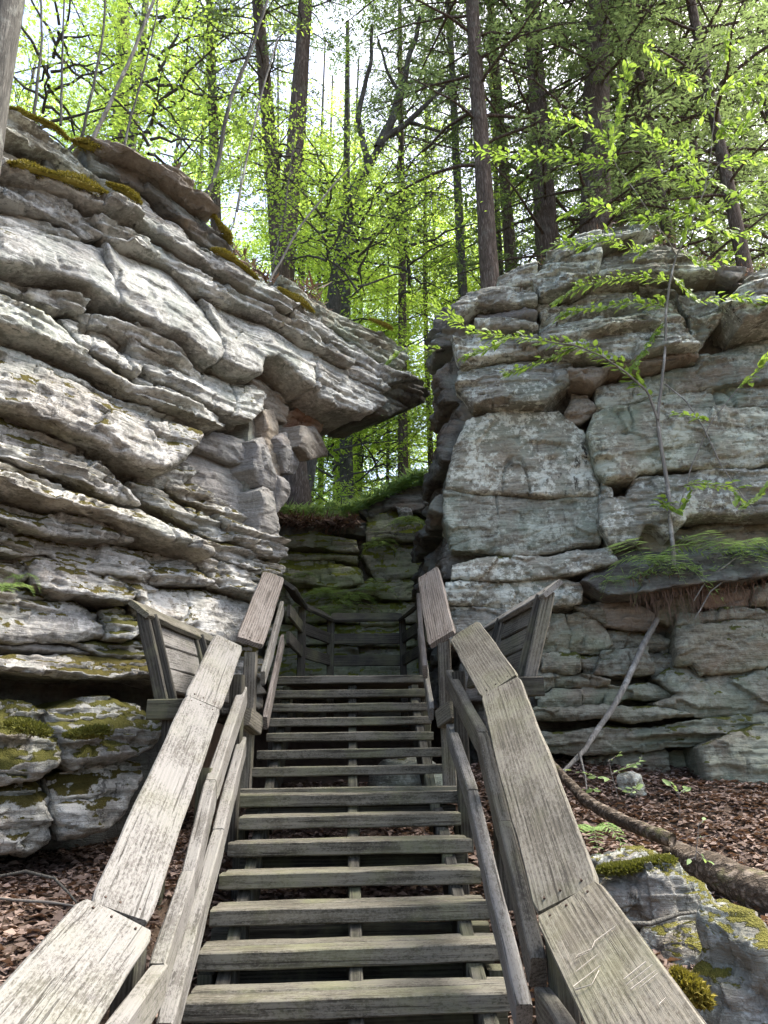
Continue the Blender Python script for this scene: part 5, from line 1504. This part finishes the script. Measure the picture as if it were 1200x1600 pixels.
LIB = {}
def lib(key, parts, bark, leaf):
    limbs, leaves = parts
    a = limbs.obj('limbs', MAT[bark])
    b = leaves.obj('crown', MAT[leaf], None, False)
    LIB[key] = (a.data, b.data)
    bpy.data.objects.remove(a)
    bpy.data.objects.remove(b)
for k in range(3):
    lib('hem%d' % k, hemlock_parts(100 + k, nb=80, zlo=1.2 + 0.5 * k, reach=3.8 + 0.4 * k), 'bark_hemlock', 'leaf_hemlock')
for k in range(3):
    lib('mid%d' % k, broad_parts(200 + k, zlo=1.5 + k, reach=4.6), 'bark_grey', 'leaf_mid')
lib('bri0', broad_parts(300, zlo=0.4, zhi=14, reach=3.6, nb=30, per=88, leaf=0.08), 'bark_grey', 'leaf_bright')
lib('bri1', broad_parts(301, zlo=0.6, zhi=18, reach=4.2, nb=34, per=88, leaf=0.082), 'bark_grey', 'leaf_bright')
lib('shr0', broad_parts(310, zlo=0.15, zhi=2.2, reach=1.3, nb=16, per=50, leaf=0.06), 'bark_grey', 'leaf_bright')

def tree(label, key, base, top, r0, r1, bark='bark_hemlock', scale=1.0, rot=None, lift=0.0, group=None, name='tree', no_crown=False, cscale=None):
    base, top = np.asarray(base, float), np.asarray(top, float)
    root = tag(empty(name, base), label, 'tree', group)
    g = Geo()
    n = 26
    t = np.linspace(0, 1, n)
    P_ = base + np.outer(t, top - base)
    P_ += 0.10 * np.stack([noise(np.stack([t * 2.5, t * 0 + base[0] * 3, t * 0 + k], 1), 3) for k in (1, 2, 3)], 1) * np.sin(t * math.pi)[:, None]
    R_ = r0 + (r1 - r0) * t + r0 * 0.5 * np.exp(-t * 22)
    k = 16
    g.tube(P_, R_, k)
    v = np.concatenate(g.v)
    cen = np.repeat(P_, k, axis=0)
    v = cen + (v - cen) * (1 + 0.09 * fbm(v * [6, 6, 1.2], 5, 2))[:, None]
    mesh_obj('trunk', v, np.concatenate(g.f), MAT[bark], root)
    if not no_crown:
        rot = random.uniform(0, 6.28) if rot is None else rot
        lean = (top - base)
        lean = lean / np.linalg.norm(lean)
        q = Vector((0, 0, 1)).rotation_difference(Vector(lean)).to_matrix().to_4x4()
        for nm, me in zip(('limbs', 'crown'), LIB[key]):
            o = bpy.data.objects.new(nm, me)
            COL.objects.link(o)
            adopt(o, root)
            o.matrix_basis = Matrix.Translation(Vector(base + lean * lift)) @ q @ Matrix.Rotation(rot, 4, 'Z') @ Matrix.Scale(cscale or scale, 4)
    return root

def hero(label, key, p_lo, p_hi, Y, wpx, zbase=None, height=26, bark='bark_hemlock', lift=0.0, scale=None, group=None, rot=None, dY=0.0, no_crown=False):
    """a tree whose trunk passes through two photo points at depth Y"""
    a, b = at(*p_lo, Y), at(*p_hi, Y + dY)
    d = (b - a) / (b[2] - a[2])
    zb = float(gz(a[0], Y)) - 0.2
    for _ in range(4):
        base = a + d * (zb - a[2])
        zb = min(zb, float(gz(base[0], base[1])) - 0.3)
    base = a + d * (zb - a[2])
    top = a + d * (zb + height - a[2])
    dist = np.linalg.norm(a - CAM)
    r = wpx / 2 / FPX * dist
    scale = scale or (0.6 if lift > 7 else 1.0)
    return tree(label, key, base, top, r * 1.12, r * 0.35, bark, scale, rot, lift, group, no_crown=no_crown)

hero('tall brown hemlock with the broadest trunk behind the right cliff', 'hem0', (932, 290), (937, 0), 13.0, 42, lift=2.0)
hero('straight hemlock standing at the left shoulder of the right cliff', 'hem1', (763, 440), (737, 0), 11.6, 27, lift=4.5)
hero('dark hemlock left of the broadest trunk', 'hem2', (858, 395), (833, 0), 14.0, 34, lift=1.0)
hero('slim hemlock between the shoulder hemlock and the dark one', 'hem0', (800, 415), (768, 0), 17.0, 20, lift=9.0)
hero('thin crooked tree left of the shoulder hemlock', 'hem1', (722, 460), (708, 150), 16.0, 15, bark='bark_grey', lift=10.0)
hero('hemlock just right of the broadest trunk', 'hem2', (1008, 300), (1002, 0), 18.0, 26)
hero('thin far trunk close behind the broadest one', 'hem1', (968, 250), (966, 0), 20.0, 15, lift=8.0)
hero('thick straight trunk behind the centre of the left cliff top', 'mid0', (447, 320), (473, 0), 12.5, 31, bark='bark_hemlock', lift=12.0)
hero('leaning dark trunk left of the thick straight one', 'hem1', (420, 215), (404, 20), 14.0, 25, lift=9.0)
hero('slim dark trunk above the brown boulder', 'hem2', (334, 180), (330, 0), 15.0, 16, lift=8.0)
hero('shadowy trunk far behind the leaning saplings', 'mid1', (190, 150), (193, 20), 19.0, 30, bark='bark_hemlock', lift=11.0)
# near trunk cut by the left edge of the picture
a = at(-14, 340, 4.2)
tree('rough-barked trunk cut off by the left edge of the picture', 'hem0', (a[0], 4.2, float(gz(a[0], 4.2)) - 0.2), (a[0] - 0.55, 4.2, 22), 0.16, 0.10, 'bark_grey', no_crown=False, lift=12.0)
# forked tree leaning right in the middle
fk = tree('stout grey tree in the opening, its forked top leaning right above the left cliff', 'mid2', np.array([at(452, 800, 15.0)[0], 15.0, float(gz(-1.8, 15.0)) - 0.2]), at(545, 318, 14.2), 0.20, 0.17, 'bark_grey', lift=14.0)
for pts, r in (([(545, 318), (566, 275), (592, 230)], 0.17), ([(590, 232), (612, 190), (630, 140), (640, 90), (655, 30)], 0.12), ([(595, 222), (630, 195), (668, 165), (700, 130)], 0.09), ([(575, 262), (560, 190), (575, 120), (582, 40)], 0.09), ([(628, 150), (600, 100), (590, 60)], 0.05), ([(640, 190), (690, 205), (740, 180)], 0.05)):
    g = Geo()
    P_ = np.array([at(x, y, 14.0) for x, y in pts])
    t = np.linspace(0, len(P_) - 1, 24)
    P_ = np.stack([np.interp(t, np.arange(len(P_)), P_[:, c]) for c in range(3)], 1)
    P_ += 0.06 * np.stack([noise(P_ * 1.2 + c * 7, 3) for c in range(3)], 1)
    g.tube(P_, np.linspace(r, r * 0.45, 24), 9)
    g.obj('bough', MAT['bark_grey'], fk)
# trunks seen through the opening
for px, lo, hi, Y, wp, key, lab in (
    (500, 780, 680, 26.0, 9, 'mid1', 'thin far trunk left of centre in the opening'),
    (531, 783, 735, 24.0, 10, 'mid2', 'far trunk at the centre of the opening'),
    (544, 783, 735, 28.0, 8, 'mid0', 'thin far trunk just right of centre in the opening'),
    (556, 780, 735, 30.0, 9, 'mid1', 'farthest trunk right of centre in the opening'),
    (630, 745, 640, 18.0, 16, 'hem2', 'hemlock trunk at the right side of the opening'),
    (672, 690, 560, 21.0, 9, 'hem1', 'thin trunk close to the dark side of the right cliff'),
):
    hero(lab, key, (px, lo), (px + (600 - px) * 0.03, hi), Y, wp, bark='bark_grey' if 'mid' in key else 'bark_hemlock', lift=9.0)
for px, Y, key, lf, lab in ((1075, 14.0, 'hem1', 0.0, 'hemlock whose sprays fill the right edge behind the pale sapling'), (1150, 17.0, 'hem0', 1.0, 'dark hemlock near the right frame edge behind the sapling leaves'), (1050, 21.0, 'hem2', 0.0, 'far hemlock between the broad trunk and the right frame edge'), (1190, 12.5, 'hem2', 2.0, 'hemlock half cut by the right frame edge'), (890, 22.0, 'hem1', 0.0, 'far hemlock seen between the dark trunk and the broadest one')):
    X = (px - 600) / FPX * Y * 1.15
    base = np.array([X, Y, float(gz(X, Y)) - 0.3])
    tree(lab, key, base, base + [0.2, 0, 26], 0.15, 0.05, 'bark_hemlock', lift=lf)
# the rest of the wood, no two told apart
rs = random.Random(11)
spots = []
tries = 0
while len(spots) < 46 and tries < 4000:
    tries += 1
    Y = rs.uniform(17, 60)
    X = rs.uniform(-0.75, 0.75) * Y
    if any((X - a) ** 2 + (Y - b) ** 2 < 3.2 ** 2 for a, b in spots): continue
    if abs(X - 0.06 * Y) < 0.07 * Y and Y < 40: continue
    spots.append((X, Y))
for X, Y in spots:
    key = rs.choice(('mid0', 'mid1', 'mid2', 'bri0', 'bri1', 'hem1') if X < 0.05 * Y else ('hem0', 'hem1', 'hem2', 'mid0', 'bri1'))
    base = np.array([X, Y, float(gz(X, Y)) - 0.2])
    r = rs.uniform(0.10, 0.22)
    sc_ = rs.uniform(0.9, 1.3)
    tree('leafy tree standing in the wood beyond the cliffs', key, base, base + [rs.uniform(-0.8, 0.8), rs.uniform(-0.5, 0.5), 22 * sc_], r, r * 0.3, 'bark_grey' if 'hem' not in key else 'bark_hemlock', group='trees of the wood beyond the cliffs', cscale=sc_)
for px, Y, key, sc_, lab in ((560, 24, 'bri1', 1.3, 'luminous young tree behind the fork of the leaning tree'), (690, 27, 'bri0', 1.5, 'luminous young tree left of the shoulder hemlock'), (640, 34, 'bri1', 1.6, 'far pale-leaved tree in the gap between the cliffs'), (480, 21, 'bri0', 1.3, 'bright young tree behind the thick straight trunk'), (600, 21, 'bri0', 0.75, 'low bright tree filling the opening')):
    X = (px - 600) / FPX * Y * 1.05
    base = np.array([X, Y, float(gz(X, Y)) - 0.2])
    tree(lab, key, base, base + [0.3, 0, 17 * sc_], 0.09 * sc_, 0.03, 'bark_grey', cscale=sc_)
# bright understorey
for q, (px, py, Y, s, lab) in enumerate((
    (60, 215, 10.0, 1.5, 'bright bush behind the saplings at the far left'), (230, 255, 10.5, 1.5, 'yellow-green bush behind the pale leaning sapling'),
    (510, 420, 11.0, 1.2, 'bright bush behind the bare leaning pole'), (560, 470, 11.5, 1.2, 'low bush above the tip of the overhang'),
    (430, 330, 10.5, 0.9, 'small bush at the foot of the thick straight trunk'), (520, 770, 17.0, 1.6, 'bright bush in the opening under the overhang'), (590, 760, 19.0, 1.6, 'bright bush at the right of the opening'), (470, 770, 22.0, 1.8, 'far bright bush at the left of the opening'),
    (500, 735, 24.0, 2.2, 'tall bright bush far back in the opening'), (560, 745, 28.0, 2.4, 'broad bright bush far back at the right of the opening'), (610, 720, 24.0, 2.0, 'bush beside the hemlock trunk in the opening'),
    (640, 470, 14.0, 1.6, 'bush filling the gap between the two cliff tops'))):
    c = at(px, py, Y)
    root = tag(empty('bush', c), lab, 'bush', 'bushes in the wood')
    for nm, me in zip(('limbs', 'crown'), LIB['shr0']):
        o = bpy.data.objects.new(nm, me)
        COL.objects.link(o)
        adopt(o, root)
        o.matrix_basis = Matrix.Translation(Vector(c)) @ Matrix.Rotation(q * 1.3, 4, 'Z') @ Matrix.Scale(s, 4)

print('rock tris', ROCK_TRIS[0])
